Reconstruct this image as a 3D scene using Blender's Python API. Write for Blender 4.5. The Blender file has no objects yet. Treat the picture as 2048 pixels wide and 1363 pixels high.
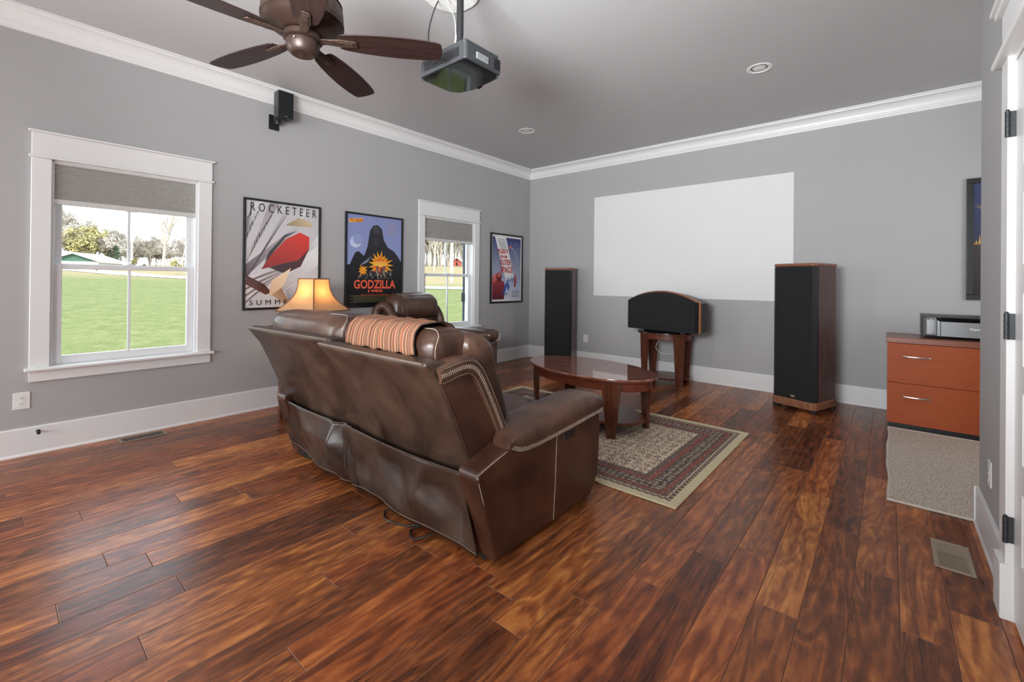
import bpy, bmesh, math, random
from mathutils import Vector, Matrix, noise
random.seed(7)
S = bpy.context.scene
COL = S.collection
PI = math.pi
R = math.radians

# ------------------------------------------------------------------ camera
def make_camera():
    f, yh, yaw = 888.437, 558.982, 0.70312
    roll, pitch = -0.0101, 0.0037
    C = Vector((4.5313, -5.7861, 1.2325))
    fw = Vector((-math.sin(yaw), math.cos(yaw), 0)); rt = Vector((math.cos(yaw), math.sin(yaw), 0)); up = Vector((0, 0, 1))
    F = fw*math.cos(pitch) + up*math.sin(pitch)
    U0 = up*math.cos(pitch) - fw*math.sin(pitch)
    X = rt*math.cos(roll) - U0*math.sin(roll)
    U = rt*math.sin(roll) + U0*math.cos(roll)
    cd = bpy.data.cameras.new('camera'); co = bpy.data.objects.new('camera', cd); COL.objects.link(co)
    m = Matrix(((X.x, U.x, -F.x, C.x), (X.y, U.y, -F.y, C.y), (X.z, U.z, -F.z, C.z), (0, 0, 0, 1)))
    co.matrix_world = m
    cd.sensor_fit = 'HORIZONTAL'; cd.sensor_width = 36.0; cd.lens = 36.0*f/2048.0
    cd.shift_y = (yh-681.5)/2048.0; cd.clip_start = 0.05; cd.clip_end = 600
    S.camera = co
make_camera()

# ------------------------------------------------------------------ world, sun, lights, exposure
S.view_settings.view_transform = 'Standard'
S.view_settings.look = 'None'
S.view_settings.gamma = 1.0
S.view_settings.use_curve_mapping = False
S.view_settings.exposure = 0.09
S.cycles.use_denoising = True
S.cycles.max_bounces = 8
S.cycles.diffuse_bounces = 5
S.cycles.caustics_reflective = False
S.cycles.caustics_refractive = False
S.cycles.sample_clamp_indirect = 6.0

W = bpy.data.worlds.new('sky'); S.world = W; W.use_nodes = True
nt = W.node_tree; nt.nodes.clear()
wo = nt.nodes.new('ShaderNodeOutputWorld'); bg = nt.nodes.new('ShaderNodeBackground')
tc = nt.nodes.new('ShaderNodeTexCoord'); mp = nt.nodes.new('ShaderNodeMapping'); mp.inputs['Scale'].default_value = (1, 1, 3.2)
nz = nt.nodes.new('ShaderNodeTexNoise'); nz.inputs['Scale'].default_value = 2.6; nz.inputs['Detail'].default_value = 6
cr = nt.nodes.new('ShaderNodeValToRGB')
cr.color_ramp.elements[0].position = 0.36; cr.color_ramp.elements[0].color = (0.62, 0.80, 1.0, 1)
cr.color_ramp.elements[1].position = 0.58; cr.color_ramp.elements[1].color = (0.98, 0.99, 1.0, 1)
nt.links.new(tc.outputs['Generated'], mp.inputs['Vector']); nt.links.new(mp.outputs['Vector'], nz.inputs['Vector'])
nt.links.new(nz.outputs['Fac'], cr.inputs['Fac']); nt.links.new(cr.outputs['Color'], bg.inputs['Color'])
bg.inputs['Strength'].default_value = 3.6
nt.links.new(bg.outputs['Background'], wo.inputs['Surface'])

def add_light(name, kind, loc, aim, energy, color=(1, 1, 1), **kw):
    ld = bpy.data.lights.new(name, kind); ld.energy = energy; ld.color = color
    for k, v in kw.items(): setattr(ld, k, v)
    lo = bpy.data.objects.new(name, ld); COL.objects.link(lo); lo.location = loc
    d = Vector(aim)-Vector(loc); lo.rotation_euler = d.to_track_quat('-Z', 'Y').to_euler()
    return lo
add_light('sun', 'SUN', (30, -20, 40), (-10, 6, 0), 3.0, (1.0, 0.96, 0.90), angle=R(1.0))
# unseen area fills added behind the camera to brighten the room
add_light('rear_fill', 'AREA', (3.2, -10.3, 1.5), (1.6, 0, 1.3), 150, (0.945, 0.985, 1.0), shape='RECTANGLE', size=2.8, size_y=2.0)
add_light('side_fill', 'AREA', (0.06, -7.0, 1.6), (4.9, -3.6, 1.6), 78, (0.945, 0.985, 1.0), shape='RECTANGLE', size=1.2, size_y=1.4)  # added fill for the right wall and door, no window here
add_light('right_fill', 'AREA', (4.82, -8.2, 1.2), (0.0, -4.6, 0.5), 92, (0.945, 0.985, 1.0), shape='RECTANGLE', size=1.4, size_y=1.4)  # low fill added to lift the lower left wall, no window here
# unseen fill added behind the camera, aimed at the ceiling, assumed bounced flash
add_light('bounce_fill', 'AREA', (3.6, -6.4, 1.75), (3.0, -3.9, 3.05), 108, (0.95, 0.985, 1.0), shape='RECTANGLE', size=1.0, size_y=0.7, spread=R(120))
# fill light added inside the alcove, out of view round the right corner
add_light('alcove_fill', 'AREA', (6.35, -1.4, 1.6), (4.9, -0.9, 1.3), 22, (0.97, 0.985, 1.0), shape='RECTANGLE', size=1.1, size_y=1.4)
for i, (px_, py_) in enumerate(((-5.065, 1.075), (-1.74, 1.09))):
    ld = bpy.data.lights.new('window_portal', 'AREA'); ld.shape = 'RECTANGLE'; ld.size = 0.9; ld.size_y = 1.2
    ld.cycles.is_portal = True
    lo = bpy.data.objects.new('window_portal', ld); COL.objects.link(lo); lo.location = (-0.18, px_, 1.2)
    lo.rotation_euler = (Vector((1, 0, 0))).to_track_quat('-Z', 'Y').to_euler()

# ------------------------------------------------------------------ materials
def lin(c):
    return tuple(((v/255.0)/12.92 if v/255.0 <= 0.04045 else ((v/255.0+0.055)/1.055)**2.4) for v in c)
def rgba(c): return lin(c)+(1.0,)
class NT:
    def __init__(s, name):
        s.m = bpy.data.materials.new(name); s.m.use_nodes = True; s.t = s.m.node_tree; s.t.nodes.clear()
        s.out = s.n('OutputMaterial'); s.b = s.n('BsdfPrincipled'); s.l(s.b.outputs[0], s.out.inputs[0])
    def n(s, k, **kw):
        nd = s.t.nodes.new('ShaderNode'+k)
        for a, v in kw.items(): setattr(nd, a, v)
        return nd
    def l(s, a, b): s.t.links.new(a, b)
    def set(s, **kw):
        for k, v in kw.items(): s.b.inputs[k.replace('_', ' ')].default_value = v
        return s
    def coord(s, kind='Object', scale=(1, 1, 1), offs=None, rot=(0, 0, 0)):
        t = s.n('TexCoord'); m = s.n('Mapping'); m.inputs['Scale'].default_value = scale; m.inputs['Rotation'].default_value = rot
        s.l(t.outputs[kind], m.inputs['Vector'])
        if offs is not None: s.l(offs, m.inputs['Location'])
        return m.outputs[0]
    def noise(s, vec, scale, detail=3, rough=0.5, dist=0.0):
        k = s.n('TexNoise'); k.inputs['Scale'].default_value = scale; k.inputs['Detail'].default_value = detail
        k.inputs['Roughness'].default_value = rough; k.inputs['Distortion'].default_value = dist
        s.l(vec, k.inputs['Vector']); return k.outputs['Fac']
    def ramp(s, fac, stops, interp='LINEAR'):
        r = s.n('ValToRGB'); r.color_ramp.interpolation = interp
        e = r.color_ramp.elements
        while len(e) < len(stops): e.new(0.5)
        for i, (p, c) in enumerate(stops):
            e[i].position = p; e[i].color = c if len(c) == 4 else tuple(c)+(1,)
        s.l(fac, r.inputs['Fac']); return r.outputs['Color']
    def mix(s, fac, a, b, mode='MIX'):
        m = s.n('Mix', data_type='RGBA', blend_type=mode)
        for sock, v in ((m.inputs[0], fac), (m.inputs[6], a), (m.inputs[7], b)):
            if isinstance(v, (int, float)): sock.default_value = v
            elif isinstance(v, tuple): sock.default_value = v if len(v) == 4 else v+(1,)
            else: s.l(v, sock)
        return m.outputs[2]
    def math(s, op, a, b=None, c=None):
        m = s.n('Math', operation=op)
        for i, v in enumerate((a, b, c)):
            if v is None: continue
            if isinstance(v, (int, float)): m.inputs[i].default_value = v
            else: s.l(v, m.inputs[i])
        return m.outputs[0]
    def bump(s, h, strength=0.2, dist=0.01):
        b = s.n('Bump'); b.inputs['Strength'].default_value = strength; b.inputs['Distance'].default_value = dist
        s.l(h, b.inputs['Height']); s.l(b.outputs[0], s.b.inputs['Normal'])
    def base(s, c):
        if isinstance(c, tuple): s.b.inputs['Base Color'].default_value = c if len(c) == 4 else c+(1,)
        else: s.l(c, s.b.inputs['Base Color'])
        return s

def simple(name, col, rough=0.5, metal=0.0, spec=0.5, var=0.06, scale=12, bump=0.0, bscale=60):
    k = NT(name); c = lin(col)
    v = k.coord(); n = k.noise(v, scale, 3)
    k.base(k.ramp(n, [(0.3, tuple(x*(1-var) for x in c)), (0.7, tuple(min(1, x*(1+var)) for x in c))]))
    k.set(Roughness=rough, Metallic=metal, Specular_IOR_Level=spec)
    if bump: k.bump(k.noise(v, bscale, 4), bump, 0.004)
    return k.m
def wood(name, dark, mid, light, scale=(14, 1.2, 14), rough=0.35, spec=0.5, nscale=3.0):
    k = NT(name); v = k.coord('Object', scale)
    n = k.noise(v, nscale, 6, 0.62, 0.6)
    k.base(k.ramp(n, [(0.25, lin(dark)), (0.5, lin(mid)), (0.78, lin(light))]))
    k.set(Roughness=rough, Specular_IOR_Level=spec); k.bump(n, 0.04, 0.002)
    return k.m
def leather(name, dark, mid, light, rough=0.36):
    k = NT(name); v = k.coord()
    n = k.noise(v, 3.6, 5, 0.6, 0.6); f = k.noise(v, 140, 2, 0.5); g = k.noise(k.coord('Object', (1, 1, 1)), 18, 4, 0.6)
    col = k.ramp(n, [(0.34, lin(dark)), (0.50, lin(mid)), (0.68, lin(light))])
    k.base(k.mix(0.18, col, k.ramp(g, [(0.35, lin(dark)), (0.7, lin(light))])))
    k.set(Specular_IOR_Level=0.5)
    k.l(k.ramp(n, [(0.3, (rough-0.05,)*3), (0.7, (rough+0.1,)*3)]), k.b.inputs['Roughness'])
    k.bump(k.math('ADD', k.math('MULTIPLY', f, 0.35), g), 0.16, 0.004)
    return k.m

M = {}
M['wall'] = simple('wall_paint', (168, 167, 168), 0.62, spec=0.35, var=0.012, scale=2.5, bump=0.05, bscale=180)
M['ceiling'] = simple('ceiling_paint', (183, 182, 183), 0.55, spec=0.35, var=0.012, scale=2, bump=0.05, bscale=150)
M['white'] = simple('white_trim_paint', (222, 222, 222), 0.38, var=0.01, scale=3)
M['vinyl'] = simple('white_vinyl', (226, 227, 229), 0.35, var=0.01)
M['screen'] = simple('screen_paint', (220, 220, 220), 0.6, spec=0.3, var=0.01, scale=2)
M['black_frame'] = simple('black_frame', (22, 22, 23), 0.35, var=0.1)
M['black_plastic'] = simple('black_plastic', (26, 27, 29), 0.4, var=0.08)
M['gloss_black'] = simple('gloss_black', (9, 10, 11), 0.07, var=0.05)
M['gunmetal'] = simple('gunmetal_plastic', (52, 54, 57), 0.4, var=0.05)
M['hinge'] = simple('black_hinge', (58, 61, 64), 0.4, metal=0.5, var=0.06)
M['dark'] = simple('dark_void', (10, 9, 9), 0.8, var=0.05)
M['cloth_black'] = NT('grille_cloth')
k = M['cloth_black']; v = k.coord(); n1 = k.noise(v, 420, 1)
k.base(k.ramp(n1, [(0.35, lin((22, 23, 24))), (0.7, lin((44, 45, 47)))])); k.set(Roughness=0.85, Specular_IOR_Level=0.2); k.bump(n1, 0.3, 0.001); M['cloth_black'] = k.m
M['rosewood'] = wood('rosewood', (50, 31, 28), (78, 55, 50), (96, 72, 65), (22, 22, 1.3), 0.3)
M['walnut_trim'] = wood('walnut_trim', (100, 62, 45), (130, 86, 64), (152, 106, 82), (26, 26, 2.0), 0.32)
M['orange_wood'] = wood('orange_wood', (150, 84, 40), (182, 108, 56), (196, 124, 70), (26, 26, 2.0), 0.3)
M['mahogany'] = wood('mahogany', (62, 28, 18), (96, 44, 27), (124, 62, 38), (1.6, 16, 16), 0.30)
M['mahogany_leg'] = wood('mahogany_leg', (54, 28, 19), (84, 45, 30), (106, 60, 40), (16, 16, 1.5), 0.22)
M['cabinet_wood'] = wood('cabinet_wood', (138, 62, 28), (150, 70, 33), (160, 78, 40), (1.8, 30, 30), 0.46, 0.25, nscale=4)
M['cabinet_top'] = wood('cabinet_top', (110, 62, 46), (126, 74, 56), (138, 86, 66), (1.8, 30, 30), 0.3, nscale=4)
M['blade'] = wood('fan_blade_wood', (25, 15, 13), (38, 23, 21), (54, 35, 31), (1.6, 24, 24), 0.42)
M['bronze'] = simple('oiled_bronze', (56, 41, 35), 0.42, metal=0.4, var=0.12, scale=9)
M['hammered'] = simple('hammered_bronze', (74, 57, 50), 0.45, metal=0.6, var=0.3, scale=50, bump=0.9, bscale=70)
M['leather'] = leather('brown_leather', (52, 34, 27), (76, 52, 41), (104, 74, 57), 0.30)
M['leather_back'] = leather('brown_leather_back', (42, 30, 25), (62, 47, 39), (84, 64, 52), 0.36)
M['leather_skirt'] = leather('skirt_leather', (38, 27, 22), (56, 42, 35), (76, 58, 48), 0.30)
M['leather_dark'] = leather('dark_leather', (48, 36, 31), (64, 47, 40), (80, 60, 50), 0.4)
M['leather_red'] = leather('red_brown_leather', (46, 27, 21), (68, 41, 31), (94, 58, 40), 0.36)
M['thread'] = simple('cream_thread', (178, 162, 146), 0.8, var=0.12, scale=90)
M['seam'] = simple('seam_thread', (128, 108, 94), 0.8, var=0.1)
M['chrome'] = simple('brushed_nickel', (206, 204, 200), 0.28, metal=0.9, var=0.03)
M['silver'] = NT('brushed_silver'); k = M['silver']; k.base(lin((132, 134, 136))); k.set(Metallic=0.35, Roughness=0.34)
k.bump(k.noise(k.coord('Object', (300, 300, 2)), 3, 2), 0.05, 0.001); M['silver'] = k.m
M['register'] = simple('taupe_metal', (142, 130, 114), 0.45, metal=0.3, var=0.04)
M['register_l'] = simple('beige_metal', (164, 150, 132), 0.45, metal=0.25, var=0.04)
M['plate'] = simple('outlet_plastic', (224, 224, 222), 0.35, var=0.01)
M['gold'] = simple('gold_badge', (206, 184, 128), 0.3, metal=0.6, var=0.08)
M['white_print'] = simple('white_print', (240, 240, 240), 0.5, var=0.02)
M['plaster'] = simple('rough_plaster', (226, 226, 224), 0.9, var=0.05, scale=30, bump=0.8, bscale=45)
M['shade_rib'] = simple('lamp_rib', (120, 76, 50), 0.6, var=0.05)
M['black_glass'] = simple('black_glass', (14, 14, 15), 0.08, var=0.02)
M['pleat'] = NT('cell_shade_fabric'); k = M['pleat']; k.base(lin((172, 170, 166))); k.set(Roughness=0.9, Specular_IOR_Level=0.2); M['pleat'] = k.m
M['rail_grey'] = simple('grey_label', (138, 140, 142), 0.6, var=0.02)
M['rail'] = simple('shade_rail', (206, 205, 203), 0.5, var=0.01)

# window glass: thin pane
k = NT('window_glass'); k.t.nodes.remove(k.b)
tr = k.n('BsdfTransparent'); tr.inputs[0].default_value = (0.97, 0.985, 0.98, 1); gl = k.n('BsdfGlossy'); gl.inputs['Roughness'].default_value = 0.02
lw = k.n('LayerWeight'); lw.inputs['Blend'].default_value = 0.12
mx = k.n('MixShader'); k.l(k.math('MULTIPLY', lw.outputs['Fresnel'], 0.35), mx.inputs[0]); k.l(tr.outputs[0], mx.inputs[1]); k.l(gl.outputs[0], mx.inputs[2]); k.l(mx.outputs[0], k.out.inputs[0])
M['glass'] = k.m
# lamp shade: translucent parchment lit by its bulb
k = NT('lamp_shade_paper'); v = k.coord(); n = k.noise(v, 26, 4)
k.base(k.ramp(n, [(0.3, lin((226, 188, 142))), (0.7, lin((236, 204, 162)))])); k.set(Roughness=0.8)
tl = k.n('BsdfTranslucent'); tl.inputs[0].default_value = lin((250, 190, 122))+(1,)
mx = k.n('MixShader'); mx.inputs[0].default_value = 0.55; k.l(k.b.outputs[0], mx.inputs[1]); k.l(tl.outputs[0], mx.inputs[2]); k.l(mx.outputs[0], k.out.inputs[0])
M['lampshade'] = k.m

# floor planks
k = NT('floor_plank'); oi = k.n('ObjectInfo')
cx = k.n('CombineXYZ')
k.l(k.math('MULTIPLY', oi.outputs['Random'], 37.0), cx.inputs[0]); k.l(k.math('MULTIPLY', oi.outputs['Random'], 91.0), cx.inputs[1]); k.l(k.math('MULTIPLY', oi.outputs['Random'], 13.0), cx.inputs[2])
v1 = k.coord('Object', (5.5, 2.4, 1), cx.outputs[0]); v2 = k.coord('Object', (60, 3.0, 1), cx.outputs[0]); v3 = k.coord('Object', (5.0, 1.6, 1), cx.outputs[0])
fig = k.noise(v1, 1.3, 5, 0.52, 2.8)
fine = k.noise(v2, 2.2, 4, 0.6, 0.3)
knot = k.noise(v3, 1.5, 5, 0.66, 1.4)
wv = k.n('TexWave', wave_type='BANDS', bands_direction='X'); wv.inputs['Scale'].default_value = 0.8; wv.inputs['Distortion'].default_value = 14.0
wv.inputs['Detail'].default_value = 3.0; wv.inputs['Detail Scale'].default_value = 0.9; k.l(k.coord('Object', (7.0, 1.0, 1), cx.outputs[0]), wv.inputs['Vector'])
tone = k.math('FRACT', k.math('MULTIPLY', oi.outputs['Random'], 7.31))
f0 = k.math('ADD', k.math('MULTIPLY', fig, 0.68), k.math('MULTIPLY', wv.outputs['Fac'], 0.13))
mid = k.noise(k.coord('Object', (17, 2.6, 1), cx.outputs[0]), 2.0, 6, 0.68, 1.0)
blot = k.noise(k.coord('Object', (11, 5.0, 1), cx.outputs[0]), 1.6, 5, 0.7, 2.0)
rn = k.noise(k.coord('Object', (6.5, 0.95, 1), cx.outputs[0]), 1.0, 2, 0.45, 0.8)
ring = k.math('MULTIPLY_ADD', k.math('SINE', k.math('MULTIPLY', k.math('ADD', rn, k.math('MULTIPLY', mid, 0.05)), 64.0)), 0.5, 0.5)
ring = k.math('POWER', ring, 1.6)
f0 = k.math('ADD', k.math('MULTIPLY', f0, 0.50), k.math('ADD', k.math('MULTIPLY', mid, 0.22), k.math('ADD', k.math('MULTIPLY', blot, 0.15), k.math('MULTIPLY', ring, 0.105))))
f1 = k.math('ADD', f0, k.math('MULTIPLY', k.math('SUBTRACT', tone, 0.5), 0.24))
col = k.ramp(f1, [(0.24, lin((52, 26, 15))), (0.38, lin((108, 57, 30))), (0.50, lin((156, 89, 45))), (0.66, lin((214, 140, 74)))])
col = k.mix(0.20, col, k.ramp(fine, [(0.32, lin((64, 32, 20))), (0.68, lin((168, 104, 70)))]))
col = k.mix(k.ramp(knot, [(0.57, (0, 0, 0)), (0.74, (0.7,)*3)]), col, lin((38, 20, 15)))
t2 = k.math('FRACT', k.math('MULTIPLY', oi.outputs['Random'], 23.7))
col = k.mix(k.ramp(t2, [(0.45, (0, 0, 0)), (0.55, (1, 1, 1))]), col, k.mix(1.0, col, (0.94, 0.82, 0.84), 'MULTIPLY'))
k.base(col); k.set(Specular_IOR_Level=0.38)
k.l(k.ramp(fine, [(0.3, (0.25,)*3), (0.7, (0.35,)*3)]), k.b.inputs['Roughness'])
k.bump(k.math('ADD', fine, k.math('MULTIPLY', fig, 0.8)), 0.035, 0.002)
M['plank'] = k.m
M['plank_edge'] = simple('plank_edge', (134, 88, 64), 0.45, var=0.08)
M['joint'] = simple('plank_joint', (70, 44, 34), 0.7, var=0.1)

# area rug: cream field of small flowers, banded border
HX, HY = 1.20, 0.80
k = NT('oriental_rug'); t = k.n('TexCoord'); sp = k.n('SeparateXYZ'); k.l(t.outputs['Object'], sp.inputs[0])
dx = k.math('SUBTRACT', HX, k.math('ABSOLUTE', sp.outputs[0])); dy = k.math('SUBTRACT', HY, k.math('ABSOLUTE', sp.outputs[1])); d = k.math('MINIMUM', dx, dy)
def vor(scale, feat='F1', rnd=0.35):
    q = k.n('TexVoronoi', feature=feat); q.inputs['Scale'].default_value = scale; q.inputs['Randomness'].default_value = rnd; k.l(t.outputs['Object'], q.inputs['Vector']); return q
va = vor(15.5); vb = vor(52, rnd=1.0); vc = vor(26, rnd=0.3)
cream, black, red, grey, tan = lin((206, 192, 170)), lin((82, 74, 70)), lin((146, 102, 92)), lin((132, 120, 112)), lin((166, 142, 122))
flower = k.ramp(va.outputs['Distance'], [(0.0, tan), (0.10, black), (0.2, cream), (0.3, tan), (0.36, red), (0.42, cream), (1, cream)])
leaf = k.ramp(vb.outputs['Distance'], [(0.0, black), (0.26, lin((108, 82, 72))), (0.42, cream), (1, cream)])
field = k.mix(1.0, flower, leaf, 'DARKEN')
bord = k.mix(1.0, k.ramp(vc.outputs['Distance'], [(0, red), (0.2, tan), (0.34, grey), (0.5, black), (1, black)]), k.ramp(vb.outputs['Distance'], [(0.0, cream), (0.26, grey), (0.4, black), (1, black)]), 'LIGHTEN')
redb = k.ramp(vb.outputs['Distance'], [(0.0, cream), (0.2, red), (0.5, lin((128, 76, 68))), (1, red)])
gryb = k.ramp(vb.outputs['Distance'], [(0.0, cream), (0.25, grey), (0.5, lin((96, 74, 68))), (1, grey)])
chk = k.n('TexChecker'); chk.inputs['Scale'].default_value = 46; chk.inputs[1].default_value = black+(1,); chk.inputs[2].default_value = tan+(1,); k.l(t.outputs['Object'], chk.inputs['Vector'])
def step(a): return k.math('GREATER_THAN', d, a)
c = k.mix(step(0.048), lin((198, 186, 154)), chk.outputs['Color'])
c = k.mix(step(0.075), c, cream); c = k.mix(step(0.081), c, gryb)
c = k.mix(step(0.105), c, redb); c = k.mix(step(0.132), c, black); c = k.mix(step(0.136), c, bord)
c = k.mix(step(0.225), c, black); c = k.mix(step(0.229), c, redb); c = k.mix(step(0.262), c, gryb); c = k.mix(step(0.30), c, field)
k.base(c); k.set(Roughness=0.95, Specular_IOR_Level=0.1); k.bump(k.noise(t.outputs['Object'], 260, 2), 0.5, 0.004)
M['rug'] = k.m
M['rug_edge'] = simple('rug_binding', (196, 182, 148), 0.95, var=0.06, scale=40)
k = NT('berber_carpet'); v = k.coord(); n1 = k.noise(v, 110, 3, 0.6); vo = k.n('TexVoronoi'); vo.inputs['Scale'].default_value = 120; k.l(v, vo.inputs['Vector'])
k.base(k.mix(0.6, k.ramp(n1, [(0.3, lin((158, 142, 128))), (0.7, lin((226, 214, 200)))]), k.ramp(vo.outputs['Distance'], [(0.1, lin((226, 214, 200))), (0.7, lin((140, 124, 112)))]))); k.set(Roughness=1.0, Specular_IOR_Level=0.05)
k.bump(vo.outputs['Distance'], 0.8, 0.006); M['berber'] = k.m
M['binding'] = simple('carpet_binding', (190, 180, 168), 0.9, var=0.04)

# striped throw: stripes run across local x
k = NT('striped_throw'); uv = k.n('UVMap'); sx = k.n('SeparateXYZ'); k.l(uv.outputs[0], sx.inputs[0])
pal = [(172, 114, 88), (58, 52, 50), (142, 118, 96), (170, 106, 76), (92, 76, 66), (156, 118, 94), (62, 55, 52), (176, 120, 92), (116, 94, 76), (156, 86, 60), (78, 68, 60), (160, 124, 100)]
stops = []
random.seed(3); x = 0.0; i = 0
while x < 1.0 and len(stops) < 31:
    stops.append((x, lin(pal[i % len(pal)]))); i += 1; x += random.choice((0.018, 0.026, 0.034, 0.045))
k.base(k.ramp(k.math('FRACT', k.math('MULTIPLY', sx.outputs[0], 3.2)), stops, 'CONSTANT')); k.set(Roughness=0.95, Specular_IOR_Level=0.1); k.bump(k.noise(uv.outputs[0], 200, 2), 0.2, 0.002)
M['throw'] = k.m
# printed colour read from the mesh
k = NT('poster_print'); a = k.n('VertexColor'); a.layer_name = 'Col'; k.l(a.outputs['Color'], k.b.inputs['Base Color']); k.set(Roughness=0.28, Specular_IOR_Level=0.4); M['print'] = k.m
# outdoors
k = NT('lawn_grass'); v = k.coord(); n1 = k.noise(v, 0.16, 4, 0.6); n2 = k.noise(v, 2.6, 6, 0.75); n3 = k.noise(k.coord('Object', (0.5, 0.5, 0.5)), 60, 3, 0.8)
g = k.ramp(n2, [(0.3, lin((74, 84, 50))), (0.5, lin((100, 110, 68))), (0.7, lin((132, 134, 96)))])
g = k.mix(0.5, g, k.ramp(n3, [(0.32, lin((66, 78, 44))), (0.68, lin((136, 138, 96)))]))
ge = k.n('NewGeometry'); sg = k.n('SeparateXYZ'); k.l(ge.outputs['Position'], sg.inputs[0])
dist = k.math('MULTIPLY', sg.outputs[0], -1.0)
dry = k.ramp(k.math('MULTIPLY', k.math('ADD', k.math('ADD', dist, sg.outputs[1]), k.math('MULTIPLY', n1, 18.0)), 0.01), [(0.42, (0, 0, 0)), (0.56, (0.85,)*3)])
k.base(k.mix(dry, g, lin((142, 128, 100)))); k.set(Roughness=1.0, Specular_IOR_Level=0.05); M['grass'] = k.m
M['gravel'] = simple('pale_gravel', (190, 184, 172), 0.95, var=0.06, scale=20)
M['bark'] = simple('grey_bark', (164, 155, 147), 0.95, var=0.15, scale=4)
M['bark_pale'] = simple('pale_bark', (168, 158, 146), 0.95, var=0.15, scale=4)
M['olive'] = simple('budding_leaves', (172, 164, 116), 0.95, var=0.25, scale=0.6)
M['conifer'] = simple('evergreen_leaves', (84, 98, 70), 0.95, var=0.25, scale=0.8)
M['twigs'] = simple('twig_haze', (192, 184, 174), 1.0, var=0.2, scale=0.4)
M['barn_white'] = simple('barn_white', (214, 216, 216), 0.7, var=0.03)
M['barn_green'] = simple('barn_green', (74, 108, 90), 0.7, var=0.05)
M['barn_red'] = simple('barn_red', (160, 70, 54), 0.7, var=0.08)
M['roof_light'] = simple('metal_roof', (206, 208, 208), 0.5, var=0.03)
M['pole'] = simple('pole_wood', (196, 184, 166), 0.9, var=0.1)
M['navy'] = simple('navy_shutter', (36, 52, 74), 0.5, var=0.05)
M['siding'] = simple('outer_siding', (200, 200, 198), 0.7, var=0.02)

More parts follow.
